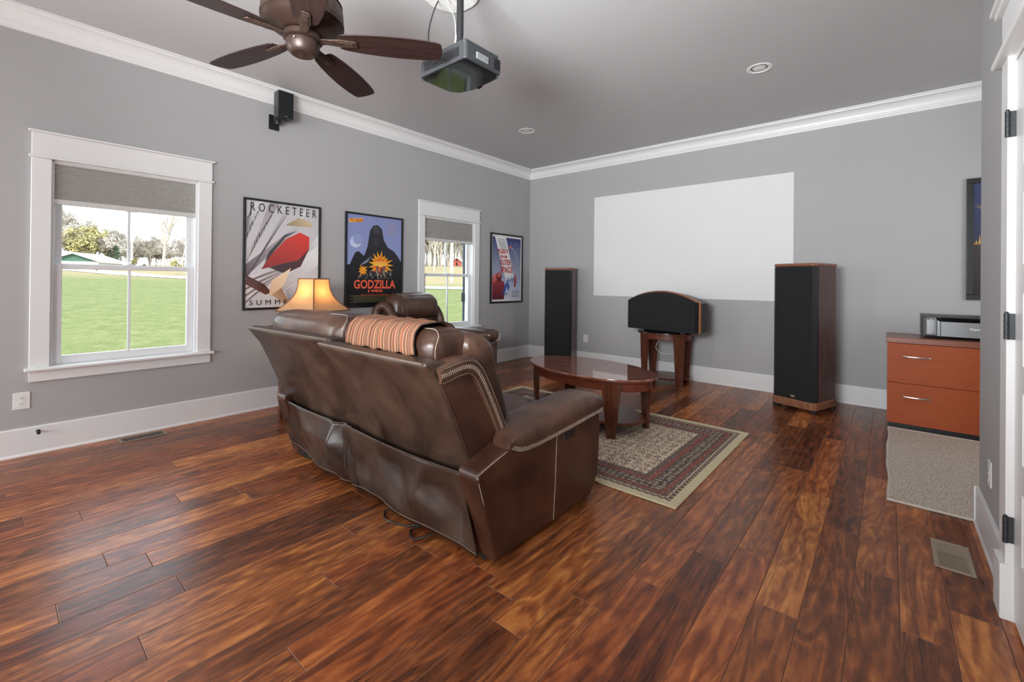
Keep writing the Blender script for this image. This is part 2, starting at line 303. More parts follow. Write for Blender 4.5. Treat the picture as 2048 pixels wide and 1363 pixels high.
# ------------------------------------------------------------------ geometry helpers
class MB:
    def __init__(s): s.v = []; s.f = []; s.m = []; s.uv = None
    def add(s, vs, fs, mi=0):
        o = len(s.v); s.v += [tuple(p) for p in vs]; s.f += [tuple(i+o for i in f) for f in fs]; s.m += [mi]*len(fs); return s
    def box(s, x0, x1, y0, y1, z0, z1, mi=0):
        vs = [(x, y, z) for z in (z0, z1) for y in (y0, y1) for x in (x0, x1)]
        return s.add(vs, [(0, 2, 3, 1), (4, 5, 7, 6), (0, 1, 5, 4), (2, 6, 7, 3), (0, 4, 6, 2), (1, 3, 7, 5)], mi)
    def bm(s, b, mi=0):
        b.verts.index_update(); s.add([v.co for v in b.verts], [[v.index for v in f.verts] for f in b.faces], mi); b.free(); return s
    def rbox(s, x0, x1, y0, y1, z0, z1, r=0.01, seg=2, mi=0):
        b = bmesh.new(); bmesh.ops.create_cube(b, size=1.0)
        for v in b.verts: v.co = Vector(((x0+x1)/2+v.co.x*(x1-x0), (y0+y1)/2+v.co.y*(y1-y0), (z0+z1)/2+v.co.z*(z1-z0)))
        r = min(r, 0.49*min(x1-x0, y1-y0, z1-z0))
        bmesh.ops.bevel(b, geom=b.edges[:], offset=r, segments=seg, affect='EDGES', profile=0.5)
        return s.bm(b, mi)
    def prism(s, poly, a, b, axis='x', r=0.0, seg=2, mi=0):
        # poly: list of 2d points in the plane perpendicular to axis; (y,z) for x, (x,z) for y, (x,y) for z
        P = {'x': lambda p, t: (t, p[0], p[1]), 'y': lambda p, t: (p[0], t, p[1]), 'z': lambda p, t: (p[0], p[1], t)}[axis]
        n = len(poly); bb = bmesh.new()
        va = [bb.verts.new(P(p, a)) for p in poly]; vb = [bb.verts.new(P(p, b)) for p in poly]
        bb.faces.new(va); bb.faces.new(vb[::-1])
        for i in range(n): bb.faces.new((va[i], vb[i], vb[(i+1) % n], va[(i+1) % n]))
        bmesh.ops.recalc_face_normals(bb, faces=bb.faces[:])
        if r > 0:
            ed = [e for e in bb.edges if len(e.link_faces) == 2 and e.link_faces[0].normal.angle(e.link_faces[1].normal, 0) > R(28)]
            bmesh.ops.bevel(bb, geom=ed, offset=r, segments=seg, affect='EDGES', profile=0.5)
        return s.bm(bb, mi)
    def tube(s, path, r, n=8, mi=0, cap=True, closed=False):
        path = [Vector(p) for p in path]; N = len(path); rr = r if isinstance(r, (list, tuple)) else [r]*N
        vs = []; prev = None
        for i, p in enumerate(path):
            a = path[(i-1) % N] if (i > 0 or closed) else p; c = path[(i+1) % N] if (i < N-1 or closed) else p
            t = (c-a).normalized()
            if prev is None: u = t.orthogonal().normalized()
            else:
                u = prev-t*prev.dot(t); u = u.normalized() if u.length > 1e-6 else t.orthogonal().normalized()
            prev = u; w = t.cross(u)
            for j in range(n):
                q = 2*PI*j/n; vs.append(p+(u*math.cos(q)+w*math.sin(q))*rr[i])
        fs = []
        for i in range(N if closed else N-1):
            for j in range(n):
                a = i*n+j; b = i*n+(j+1) % n; c = ((i+1) % N)*n+(j+1) % n; d = ((i+1) % N)*n+j; fs.append((a, b, c, d))
        if cap and not closed: fs.append(tuple(range(n))[::-1]); fs.append(tuple((N-1)*n+j for j in range(n)))
        return s.add(vs, fs, mi)
    def lathe(s, prof, c=(0, 0, 0), n=32, mi=0):
        vs = []; fs = []
        for r, z in prof:
            for j in range(n):
                q = 2*PI*j/n; vs.append((c[0]+r*math.cos(q), c[1]+r*math.sin(q), c[2]+z))
        for i in range(len(prof)-1):
            for j in range(n): fs.append((i*n+j, i*n+(j+1) % n, (i+1)*n+(j+1) % n, (i+1)*n+j))
        if prof[0][0] > 1e-5: fs.append(tuple(range(n))[::-1])
        if prof[-1][0] > 1e-5: fs.append(tuple((len(prof)-1)*n+j for j in range(n)))
        return s.add(vs, fs, mi)
    def pillow(s, x0, x1, y0, y1, z0, z1, r=0.05, bulge=(0, 0, 0), wr=0.0, seed=0, cuts=9, fn=None, mi=0):
        b = bmesh.new(); bmesh.ops.create_cube(b, size=2.0); bmesh.ops.subdivide_edges(b, edges=b.edges[:], cuts=cuts, use_grid_fill=True)
        h = Vector(((x1-x0)/2, (y1-y0)/2, (z1-z0)/2)); c = Vector(((x0+x1)/2, (y0+y1)/2, (z0+z1)/2)); r = min(r, 0.98*min(h))
        for v in b.verts:
            u = v.co.copy()
            # spread the vertices so rounded rims get their share
            u = Vector([math.copysign(abs(a)**0.72, a) for a in u])
            p = Vector((u.x*h.x, u.y*h.y, u.z*h.z))
            core = Vector([max(-h[i]+r, min(h[i]-r, p[i])) for i in range(3)])
            o = p-core
            if o.length > 1e-9: p = core+o.normalized()*r
            g = Vector([bulge[0]*u.x*(1-u.y**2)*(1-u.z**2), bulge[1]*u.y*(1-u.x**2)*(1-u.z**2), bulge[2]*u.z*(1-u.x**2)*(1-u.y**2)])
            p += g
            if wr:
                q = (p+c+Vector((seed, seed*2, 0)))
                p += Vector((u.x, u.y, u.z)).normalized()*wr*noise.noise(q*Vector((9, 9, 9)).x*1.0)
            p = p+c
            if fn: p = Vector(fn(p, u))
            v.co = p
        return s.bm(b, mi)
    def grid(s, fn, nu, nv, mi=0):
        vs = [fn(i/nu, j/nv) for j in range(nv+1) for i in range(nu+1)]
        fs = [(j*(nu+1)+i, j*(nu+1)+i+1, (j+1)*(nu+1)+i+1, (j+1)*(nu+1)+i) for j in range(nv) for i in range(nu)]
        return s.add(vs, fs, mi)
    def mesh(s, name, mats, smooth=True, ang=38):
        me = bpy.data.meshes.new(name); me.from_pydata([tuple(p) for p in s.v], [], s.f)
        for m in (mats if isinstance(mats, (list, tuple)) else [mats]): me.materials.append(M[m] if isinstance(m, str) else m)
        if any(s.m): me.polygons.foreach_set('material_index', s.m)
        if smooth: me.shade_smooth(); me.set_sharp_from_angle(angle=R(ang))
        me.update(); return me
def tag(o, label=None, cat=None, group=None, kind=None):
    if label: o['label'] = label
    if cat: o['category'] = cat
    if group: o['group'] = group
    if kind: o['kind'] = kind
    return o
def obj(name, mb, mat, parent=None, loc=(0, 0, 0), rz=0.0, smooth=True, ang=38, kind=None, label=None, rot=None, wn=True):
    me = mb.mesh(name, mat, smooth, ang) if isinstance(mb, MB) else mb
    o = bpy.data.objects.new(name, me); COL.objects.link(o); o.location = loc; o.rotation_euler = rot or (0, 0, rz)
    if parent: o.parent = parent
    if smooth and wn and ang <= 38:
        w_ = o.modifiers.new('weighted', 'WEIGHTED_NORMAL'); w_.keep_sharp = True; w_.weight = 80
    if kind: o['kind'] = kind
    if label: o['label'] = label
    return o
class Local(MB):
    """mesh given in world coordinates, stored relative to a base point"""
def shift(mb, base):
    mb.v = [(p[0]-base[0], p[1]-base[1], p[2]-base[2]) for p in mb.v]; return mb
def thing(name, label, cat, loc=(0, 0, 0), rz=0.0, group=None, kind=None):
    o = bpy.data.objects.new(name, None); COL.objects.link(o); o.location = loc; o.rotation_euler = (0, 0, rz); o.empty_display_size = 0.1
    tag(o, label, cat, group, kind); return o
def copy_tree(o, parent=None):
    c = o.copy(); COL.objects.link(c); c.parent = parent
    for ch in list(o.children): copy_tree(ch, c)
    return c
def arc(c, r, a0, a1, n, rx=None):
    rx = rx or r
    return [(c[0]+rx*math.cos(a0+(a1-a0)*i/n), c[1]+r*math.sin(a0+(a1-a0)*i/n)) for i in range(n+1)]
def smoothpath(pts, n=6):
    P = [Vector(p) for p in pts]; out = []
    for i in range(len(P)-1):
        p0 = P[max(0, i-1)]; p1 = P[i]; p2 = P[i+1]; p3 = P[min(len(P)-1, i+2)]
        for j in range(n):
            t = j/n
            out.append(0.5*((2*p1)+(p2-p0)*t+(2*p0-5*p1+4*p2-p3)*t*t+(3*p1-p0-3*p2+p3)*t**3))
    out.append(P[-1]); return out

# ------------------------------------------------------------------ room shell
H = 3.05
XR, YR = 4.895, -2.46           # face and free end of the wall on the right
W1a, W1b, W2a, W2b = -5.60, -4.525, -2.285, -1.195
mb = MB()
zo0, zo1 = 0.575, 2.065
ys = [(-10.9, W1a+0.1), (W1b-0.1, W2a+0.1), (W2b-0.1, 0.16)]
for a, b in ys: mb.box(-0.16, 0, a, b, -0.02, H)
for a, b in ((W1a+0.1, W1b-0.1), (W2a+0.1, W2b-0.1)): mb.box(-0.16, 0, a, b, -0.02, zo0); mb.box(-0.16, 0, a, b, zo1, H)
obj('wall_left', mb, 'wall', kind='structure', smooth=False)
obj('wall_far', MB().box(0, 6.7, 0, 0.16, -0.02, H), 'wall', kind='structure', smooth=False)
obj('wall_right', MB().box(XR, XR+0.16, -10.7, -4.30, -0.02, H).box(XR, XR+0.16, -3.345, YR, -0.02, H).box(XR, XR+0.16, -4.30, -3.345, 2.08, H), 'wall', kind='structure', smooth=False)
obj('wall_alcove', MB().box(6.54, 6.7, -3.6, 0.0, -0.02, H).box(XR+0.16, 6.54, -3.76, -3.6, -0.02, H), 'wall', kind='structure', smooth=False)
obj('wall_back', MB().box(-0.16, 6.7, -10.9, -10.7, -0.02, H), 'wall', kind='structure', smooth=False)
obj('ceiling', MB().box(-0.16, 6.7, -10.9, 0.16, H, H+0.12), 'ceiling', kind='structure', smooth=False)

# floor with every plank
fl = obj('floor', MB().box(-0.16, 6.7, -10.9, 0.16, -0.14, -0.0125), 'joint', kind='structure', smooth=False)
PW, PL, PH = 0.1428, 1.215, 0.0115
def plank_mesh(w, l):
    g, c = 0.0006, 0.0016
    x, y = w/2-g, l/2-g
    vs = [(sx*x, sy*y, -PH) for sx, sy in ((-1, -1), (1, -1), (1, 1), (-1, 1))]+[(sx*x, sy*y, -c*0.6) for sx, sy in ((-1, -1), (1, -1), (1, 1), (-1, 1))]+[(sx*(x-c), sy*(y-c), 0) for sx, sy in ((-1, -1), (1, -1), (1, 1), (-1, 1))]
    fs = [(8, 9, 10, 11)]
    for i in range(4):
        j = (i+1) % 4; fs += [(i, j, 4+j, 4+i), (4+i, 4+j, 8+j, 8+i)]
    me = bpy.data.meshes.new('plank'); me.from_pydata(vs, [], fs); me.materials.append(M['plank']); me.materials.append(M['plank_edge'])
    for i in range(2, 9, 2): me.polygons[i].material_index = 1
    return me
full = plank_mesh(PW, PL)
phase = {29: -3.85, 31: -3.32, 32: -3.666, 33: -3.407, 30: -3.0, 27: -2.457, 19: -4.87, 21: -5.128, 12: -4.818, 18: -5.44, 14: -5.318, 15: -5.61, 20: -4.482, 23: -4.464, 24: -4.586, 17: -4.63, 25: -4.285, 26: -4.02, 16: -5.27, 22: -5.62, 28: -4.72}
random.seed(11)
rows = int(6.54/PW)+1
extra = MB()
for r in range(rows):
    x0 = r*PW; x1 = min(x0+PW, 6.54)
    if x1-x0 < 0.02: continue
    y = phase.get(r, random.uniform(-5.2, -4.0))
    while y > -10.7: y -= PL
    y = y
    while y < 0:
        a, b = max(y, -10.7), min(y+PL, 0.0)
        y += PL
        if b-a < 0.03: continue
        # planks wholly out of the picture (behind the camera, inside the closed corner) are joined
        hid = (b < -5.75) or (x0 > XR and b < -2.6) or (x0 > 5.3)
        if hid:
            extra.box(x0+0.0006, x1-0.0006, a+0.0006, b-0.0006, -PH, 0); continue
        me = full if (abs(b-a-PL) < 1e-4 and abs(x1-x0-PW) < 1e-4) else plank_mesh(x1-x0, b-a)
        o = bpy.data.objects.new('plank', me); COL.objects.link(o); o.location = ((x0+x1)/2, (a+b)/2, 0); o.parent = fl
if extra.v: obj('hidden_planks', extra, 'plank', fl, smooth=False, kind='stuff')

# baseboards with quarter round
def baseboard(name, segs):
    mb = MB()
    for (ax, fixed, a, b, sgn) in segs:
        prof = [(0, 0), (0.019, 0), (0.019, 0.008), (0.013, 0.021), (0.013, 0.186), (0.010, 0.1927), (0, 0.1927)]
        if ax == 'y': mb.prism([(fixed+sgn*d, z) for d, z in prof], a, b, 'y')
        else: mb.prism([(fixed+sgn*d, z) for d, z in prof], a, b, 'x')
    return obj(name, mb, 'white', kind='structure', smooth=False)
baseboard('baseboard_left', [('y', 0.0, -10.7, 0.0, 1)])
baseboard('baseboard_far', [('x', 0.0, 0.0, 6.54, -1)])
baseboard('baseboard_right', [('y', XR, -3.222, YR, -1), ('x', YR, XR-0.019, XR+0.16, 1)])
# crown moulding
cp = [(0, 0.1445), (0.011, 0.1445), (0.013, 0.124), (0.020, 0.118), (0.022, 0.106), (0.027, 0.104)]
for i in range(1, 7):
    q = i/6*PI/2; cp.append((0.027+0.066*(1-math.cos(q)), 0.104-0.076*math.sin(q)))
cp += [(0.101, 0.026), (0.103, 0.016), (0.1157, 0.014), (0.1157, 0.0), (0, 0)]
obj('trim_1', MB().prism([(d, H-z) for d, z in cp], -10.7, 0.0, 'y'), 'white', kind='structure', ang=30)
obj('trim_2', MB().prism([(-d, H-z) for d, z in cp], 0.0, 6.54, 'x'), 'white', kind='structure', ang=30)

# windows
def window(name, ya, yb):
    Wd = yb-ya
    t = thing(name, None, None, (0, ya, 0), PI/2, kind='structure')
    for x in (0, Wd-0.1): obj('side_casing', MB().rbox(x, x+0.1, -0.022, 0, 0.60, 2.06, 0.003, 1), 'white', t)
    obj('head_board', MB().rbox(0, Wd, -0.022, 0, 2.078, 2.237, 0.003, 1), 'white', t)
    obj('fillet', MB().rbox(-0.012, Wd+0.012, -0.036, 0, 2.060, 2.079, 0.006, 2), 'white', t)
    obj('head_cap', MB().rbox(-0.016, Wd+0.016, -0.046, 0, 2.236, 2.250, 0.005, 2), 'white', t)
    obj('stool', MB().rbox(-0.022, Wd+0.022, -0.062, 0.04, 0.577, 0.600, 0.008, 2), 'white', t)
    obj('apron', MB().rbox(0, Wd, -0.022, 0, 0.502, 0.578, 0.003, 1), 'white', t)
    a, b = 0.1, Wd-0.1
    obj('jamb', MB().box(a, a+0.014, 0, 0.16, 0.577, 2.06).box(b-0.014, b, 0, 0.16, 0.577, 2.06).box(a, b, 0, 0.16, 2.05, 2.065).box(a, b, 0.04, 0.17, 0.575, 0.605).box(a+0.014, a+0.03, 0.07, 0.078, 0.6, 2.05).box(b-0.03, b-0.014, 0.07, 0.078, 0.6, 2.05), 'vinyl', t, smooth=False)
    a += 0.014; b -= 0.014; mid = (a+b)/2
    def sash(y0, z0, z1, rb, rt):
        s = obj('sash', MB().rbox(a, a+0.048, y0, y0+0.032, z0, z1, 0.004, 1).rbox(b-0.048, b, y0, y0+0.032, z0, z1, 0.004, 1).rbox(a+0.046, b-0.046, y0, y0+0.032, z0, z0+rb, 0.004, 1).rbox(a+0.046, b-0.046, y0, y0+0.032, z1-rt, z1, 0.004, 1), 'vinyl', t)
        obj('muntin', MB().rbox(mid-0.009, mid+0.009, y0+0.006, y0+0.026, z0+rb, z1-rt, 0.003, 1), 'vinyl', s)
        for x0, x1 in ((a+0.047, mid-0.0085), (mid+0.0085, b-0.047)): obj('pane', MB().box(x0, x1, y0+0.014, y0+0.018, z0+rb-0.002, z1-rt+0.002), 'glass', s, smooth=False)
        return s
    sash(0.082, 1.295, 2.05, 0.034, 0.05)
    lo = sash(0.040, 0.604, 1.325, 0.058, 0.036)
    obj('sash_lock', MB().rbox(mid-0.032, mid+0.032, 0.042, 0.07, 1.323, 1.333, 0.004, 2).lathe([(0.012, 0), (0.012, 0.014), (0.006, 0.018)], (mid, 0.055, 1.328), 12), 'vinyl', lo)
    # pleated shade hanging in the opening
    lab = {'window_1': 'grey pleated shade raised high in the larger near window', 'window_2': 'grey pleated shade raised high in the far window behind the recliner'}[name]
    sh = thing('cellular_shade', lab, 'window shade', (0, ya, 0), PI/2, group='pleated window shades')
    xa, xb = 0.104, Wd-0.104
    obj('headrail', MB().rbox(xa, xb, 0.004, 0.036, 2.034, 2.0595, 0.004, 1), 'rail', sh)
    n = 15; zt, zb = 2.034, 1.787; vs = []
    for i in range(2*n+1):
        z = zt-(zt-zb)*i/(2*n); y = 0.010 if i % 2 else 0.019
        vs.append((y, z))
    back = [(0.03, zb), (0.03, zt)]
    obj('pleated_fabric', MB().prism(vs+back, xa+0.002, xb-0.002, 'x'), 'pleat', sh, smooth=False)
    obj('bottom_rail', MB().rbox(xa, xb, 0.004, 0.036, 1.752, 1.788, 0.005, 2), 'rail', sh)
    obj('pull_tab', MB().rbox(mid-0.035, mid+0.035, 0.0, 0.012, 1.744, 1.755, 0.004, 2), 'rail', sh)
    return t
window('window_1', W1a, W1b)
window('window_2', W2a, W2b)

# door on the right with casing and hinges
dr = thing('door_1', None, None, (XR, -3.34, 0), 0, kind='structure')
xf = -0.007
mb = MB().box(xf+0.011, xf+0.04, -0.86, -0.003, 0.012, 2.06)
zs = [(1.91, 1.66), (1.56, 1.31), (1.21, 0.955), (0.86, 0.61), (0.51, 0.26)]
ya, yb = -0.74, -0.118
mb.box(xf, xf+0.012, yb, -0.003, 0.012, 2.06).box(xf, xf+0.012, -0.86, ya, 0.012, 2.06)
edges = [2.06]+[z for p in zs for z in p]+[0.012]
for i in range(0, len(edges), 2): mb.box(xf, xf+0.012, ya, yb, edges[i+1], edges[i])
obj('door_slab', mb, 'white', dr, smooth=False)
for z1, z0 in zs: obj('door_panel', MB().prism([(ya+0.004, z0+0.004), (yb-0.004, z0+0.004), (yb-0.004, z1-0.004), (ya+0.004, z1-0.004)], xf+0.004, xf+0.013, 'x', 0.008, 1), 'white', dr)
for z in (1.833, 1.084, 0.335):
    h = obj('hinge', MB().box(-0.032, -0.0075, -0.0035, -0.0015, z-0.048, z+0.048), 'hinge', dr, smooth=False)
    for j in range(5):
        z0 = z-0.048+j*0.0192
        obj('knuckle', MB().lathe([(0.0075, z0+0.0006), (0.0075, z0+0.0186)], (-0.030, -0.007, 0), 10), 'hinge', h)
    obj('hinge_pin', MB().lathe([(0.0055, z+0.048), (0.0055, z+0.053), (0.003, z+0.055)], (-0.030, -0.007, 0), 10), 'hinge', h)
t = thing('trim_3', None, None, (XR, -3.34, 0), 0, kind='structure')
obj('side_casing', MB().rbox(-0.030, 0, 0.0, 0.112, 0.20, 2.09, 0.004, 2), 'white', t)
obj('plinth_block', MB().rbox(-0.044, 0, -0.004, 0.118, 0.0, 0.205, 0.004, 2), 'white', t)
obj('head_board', MB().rbox(-0.030, 0, -1.1, 0.112, 2.112, 2.285, 0.004, 1), 'white', t)
obj('fillet', MB().rbox(-0.056, 0, -1.1, 0.150, 2.088, 2.114, 0.010, 3), 'white', t)
obj('head_cap', MB().rbox(-0.048, 0, -1.1, 0.140, 2.283, 2.305, 0.006, 2).rbox(-0.06, 0, -1.1, 0.152, 2.303, 2.322, 0.006, 2), 'white', t)
obj('jamb', MB().box(-0.010, 0.12, -0.0015, 0.006, 0.0, 2.09).box(-0.010, 0.12, -1.0, 0.0, 2.065, 2.09), 'white', t, smooth=False)

# screen area on the far wall
s = obj('projection_screen', MB().box(0, 2.512, -0.003, 0, 0, 1.442), 'screen', loc=(1.211, -0.0008, 1.038), smooth=False)
tag(s, 'large white projection screen rectangle on the far wall', 'screen')
# rough patch on the ceiling
pts = []
random.seed(5)
for i in range(40): q = 2*PI*i/40; rr = 0.20+0.012*math.sin(3*q+1)+random.uniform(-0.006, 0.006); pts.append((rr*math.cos(q), rr*math.sin(q)))
o = obj('ceiling_patch', MB().prism(pts, -0.012, 0, 'z', 0.004, 1), 'plaster', loc=(2.42, -3.93, H))
tag(o, 'round patch of rough white plaster on the ceiling by the projector pole', 'patch')

# outlets, door stop, registers
def outlet(loc, rz, label, kind):
    t = thing('wall_outlet' if kind != 'coax' else 'wall_plate', label, 'outlet', loc, rz)
    w, h = (0.037, 0.058)
    if kind == 'wide': w = 0.040
    obj('cover_plate', MB().rbox(-w, w, -0.007, 0, -h, h, 0.004, 2), 'plate', t)
    if kind == 'decora':
        obj('receptacle', MB().rbox(-0.0165, 0.0165, -0.0095, -0.004, -0.033, 0.033, 0.003, 2), 'plate', t)
    for z in (-0.0195, 0.0195):
        if kind != 'decora': obj('receptacle', MB().prism([(0.017*math.cos(q), z+0.0145*math.sin(q)) for q in [2*PI*i/16 for i in range(16)]], -0.009, -0.005, 'y'), 'plate', t)
        yy = -0.0092 if kind != 'decora' else -0.0097
        zz = z if kind != 'decora' else z*0.9
        obj('slots', MB().box(-0.0075, -0.0055, yy-0.0004, yy+0.002, zz, zz+0.008).box(0.0055, 0.0075, yy-0.0004, yy+0.002, zz, zz+0.007).prism([(0.0024*math.cos(q), zz-0.006+0.0024*math.sin(q)) for q in [2*PI*i/8 for i in range(8)]], yy-0.0004, yy+0.002, 'y'), 'dark', t)
    return t
outlet((0, -5.629, 0.380), PI/2, 'white duplex outlet on the left wall below the near window', 'wide')
outlet((0, -0.739, 0.384), PI/2, 'white outlet on the left wall under the far corner poster', 'decora')
outlet((1.083, 0, 0.390), 0, 'white outlet on the far wall between corner tower speaker and arched speaker', 'decora')
outlet((XR, -2.80, 0.372), -PI/2, 'white outlet on the right wall end beside the door casing', 'decora')
t = thing('door_stop', 'small black door stop on the baseboard beneath the near outlet', 'door stop', (0.013, -5.55, 0.157), PI/2)
obj('base', MB().lathe([(0.011, 0), (0.011, 0.004), (0.005, 0.007)], n=14), 'black_plastic', t, rot=(PI/2, 0, 0))
obj('rod', MB().lathe([(0.004, 0.005), (0.004, 0.05)], n=10), 'black_plastic', t, rot=(PI/2, 0, 0))
obj('rubber_tip', MB().lathe([(0.009, 0.048), (0.0105, 0.053), (0.0105, 0.060), (0.007, 0.064)], n=14), 'black_plastic', t, rot=(PI/2, 0, 0))

def register(name, loc, w, l, label, n, along, mat):
    t = thing(name, label, 'floor vent', loc, 0)
    bw = 0.018
    zt = 0.005
    obj('frame', MB().rbox(-w/2, -w/2+bw, -l/2, l/2, 0, zt, 0.002, 1).rbox(w/2-bw, w/2, -l/2, l/2, 0, zt, 0.002, 1).rbox(-w/2+bw-0.002, w/2-bw+0.002, -l/2, -l/2+bw, 0, zt, 0.002, 1).rbox(-w/2+bw-0.002, w/2-bw+0.002, l/2-bw, l/2, 0, zt, 0.002, 1), mat, t)
    obj('duct', MB().box(-w/2+bw-0.002, w/2-bw+0.002, -l/2+bw-0.002, l/2-bw+0.002, 0.0002, 0.0010), 'dark', t, smooth=False)
    L = l-2*bw
    for i in range(n):
        y = -L/2+L*(i+0.5)/n; d = L/n*(0.17 if (not along and i < n*0.55) or along else 0.30)
        obj('louver', MB().prism([(y-d, 0.0030), (y+d, 0.0030), (y+d, zt-0.0004), (y-d, zt-0.0004)], -w/2+bw-0.001, w/2-bw+0.001, 'x'), mat, t, smooth=False)
    return t
register('floor_register', (0.128, -4.996, 0), 0.135, 0.285, 'brown floor vent by the left wall below the near window', 18, True, 'register')
register('floor_register', (4.758, -2.94, 0), 0.132, 0.285, 'beige floor vent on the wood floor beside the door and carpet mat', 24, False, 'register_l')

# recessed ceiling lights (switched off)
def recessed(x, y, label):
    t = thing('recessed_light', label, 'ceiling light', (x, y, H))
    obj('trim_ring', MB().lathe([(0.072, 0.012), (0.075, -0.004), (0.088, -0.007), (0.0975, -0.003), (0.098, 0)], n=40), 'white', t)
    obj('baffle', MB().lathe([(0.074, 0), (0.066, -0.001), (0.062, 0.0), (0.055, 0.002)], n=32).lathe([(0.055, -0.0005), (0.03, -0.0035), (0.0, -0.004)], n=32), 'plate', t)
    for sx in (-0.047, 0.047): obj('clip', MB().box(sx-0.003, sx+0.003, -0.004, 0.004, -0.008, -0.003), 'gunmetal', t, smooth=False)
recessed(3.69, -1.595, 'recessed ceiling light on the same side as the file cabinet')
recessed(1.19, -1.595, 'recessed ceiling light nearer the poster wall and far corner')

# ------------------------------------------------------------------ framed prints
class Print:
    """layers of flat printed shapes with per vertex colour"""
    def __init__(s, w, h, st=0.00006): s.w = w; s.h = h; s.st = st; s.v = []; s.f = []; s.c = []; s.k = 0
    def poly(s, pts, col, col2=None, ang=90):
        o = len(s.v); y = -s.st*s.k; s.k += 1
        d = (math.cos(R(ang)), math.sin(R(ang))); pr = [p[0]*s.w*d[0]+p[1]*s.h*d[1] for p in pts]; lo, hi = min(pr), max(pr)
        a, b = lin(col), lin(col2 or col)
        for p, q in zip(pts, pr):
            t = (q-lo)/(hi-lo+1e-9); s.v.append((min(1, max(0, p[0]))*s.w, y, min(1, max(0, p[1]))*s.h)); s.c.append(tuple(a[i]+(b[i]-a[i])*t for i in range(3))+(1,))
        s.f.append(tuple(range(o, o+len(pts)))); return s
    def ell(s, cx, cy, rx, ry, col, col2=None, rot=0, n=22, ang=90):
        k = s.w/s.h; c, q = math.cos(R(rot)), math.sin(R(rot))
        P = []
        for i in range(n):
            a = 2*PI*i/n; x = rx*math.cos(a); y = ry*math.sin(a)/k*1.0
            X = rx*math.cos(a)*c-ry*math.sin(a)*q; Y = rx*math.cos(a)*q+ry*math.sin(a)*c
            P.append((cx+X, cy+Y*k))
        return s.poly(P, col, col2, ang)
    def star(s, cx, cy, r0, r1, n, col, seed=0):
        rnd = random.Random(seed); k = s.w/s.h; P = []
        for i in range(2*n):
            a = PI*i/n; r = (r1*rnd.uniform(0.75, 1.1) if i % 2 == 0 else r0); P.append((cx+r*math.cos(a), cy+r*math.sin(a)*k))
        return s.poly(P, col)
    def build(s, parent, x0, z0, y):
        me = bpy.data.meshes.new('print'); me.from_pydata(s.v, [], s.f); me.materials.append(M['print'])
        ca = me.color_attributes.new('Col', 'FLOAT_COLOR', 'POINT')
        for i, c in enumerate(s.c): ca.data[i].color = c
        o = bpy.data.objects.new('print', me); COL.objects.link(o); o.parent = parent; o.location = (x0, y, z0); return o
def lettering(txt, parent, x0, x1, z0, z1, y, mat, name='lettering', spacing=1.0, bold=0.0, shear=0.0):
    cu = bpy.data.curves.new(name, 'FONT'); cu.body = txt; cu.size = 1.0; cu.space_character = spacing; cu.offset = bold; cu.resolution_u = 3; cu.shear = shear
    tmp = bpy.data.objects.new('tmp', cu); COL.objects.link(tmp)
    dg = bpy.context.evaluated_depsgraph_get(); me = bpy.data.meshes.new_from_object(tmp.evaluated_get(dg))
    bpy.data.objects.remove(tmp); bpy.data.curves.remove(cu)
    xs = [v.co.x for v in me.vertices]; zs_ = [v.co.y for v in me.vertices]
    ax, bx, az, bz = min(xs), max(xs), min(zs_), max(zs_)
    for v in me.vertices: v.co = Vector((x0+(v.co.x-ax)/(bx-ax)*(x1-x0), y, z0+(v.co.y-az)/(bz-az)*(z1-z0)))
    me.materials.clear(); me.materials.append(M[mat] if isinstance(mat, str) else mat); me.name = name
    o = bpy.data.objects.new(name, me); COL.objects.link(o); o.parent = parent; o['kind'] = 'stuff'; return o
M['ink_black'] = simple('black_ink', (34, 32, 34), 0.4, var=0.02)
M['ink_red'] = simple('red_orange_ink', (232, 96, 66), 0.4, var=0.02)
M['ink_red2'] = simple('red_ink', (196, 44, 40), 0.4, var=0.02)
M['ink_dark_or'] = simple('rust_ink', (176, 74, 56), 0.4, var=0.02)
M['ink_yel'] = simple('yellow_ink', (232, 172, 64), 0.4, var=0.02)
M['ink_grey'] = simple('grey_ink', (110, 112, 118), 0.4, var=0.02)
M['ink_olive'] = simple('olive_ink', (150, 142, 92), 0.4, var=0.02)

def frame(loc, rz, w, h, label, bw=0.021, dp=0.024):
    t = thing('framed_poster', label, 'poster', loc, rz, group='framed posters on the walls')
    fr = MB()
    for (x0, x1, z0, z1) in ((0, w, 0, bw), (0, w, h-bw, h), (0, bw, bw, h-bw), (w-bw, w, bw, h-bw)):
        fr.rbox(x0, x1, -dp, 0, z0, z1, 0.004, 2)
    obj('frame', fr, 'black_frame', t)
    obj('backing', MB().box(bw-0.003, w-bw+0.003, -0.010, -0.002, bw-0.003, h-bw+0.003), 'white_print', t, smooth=False)
    return t
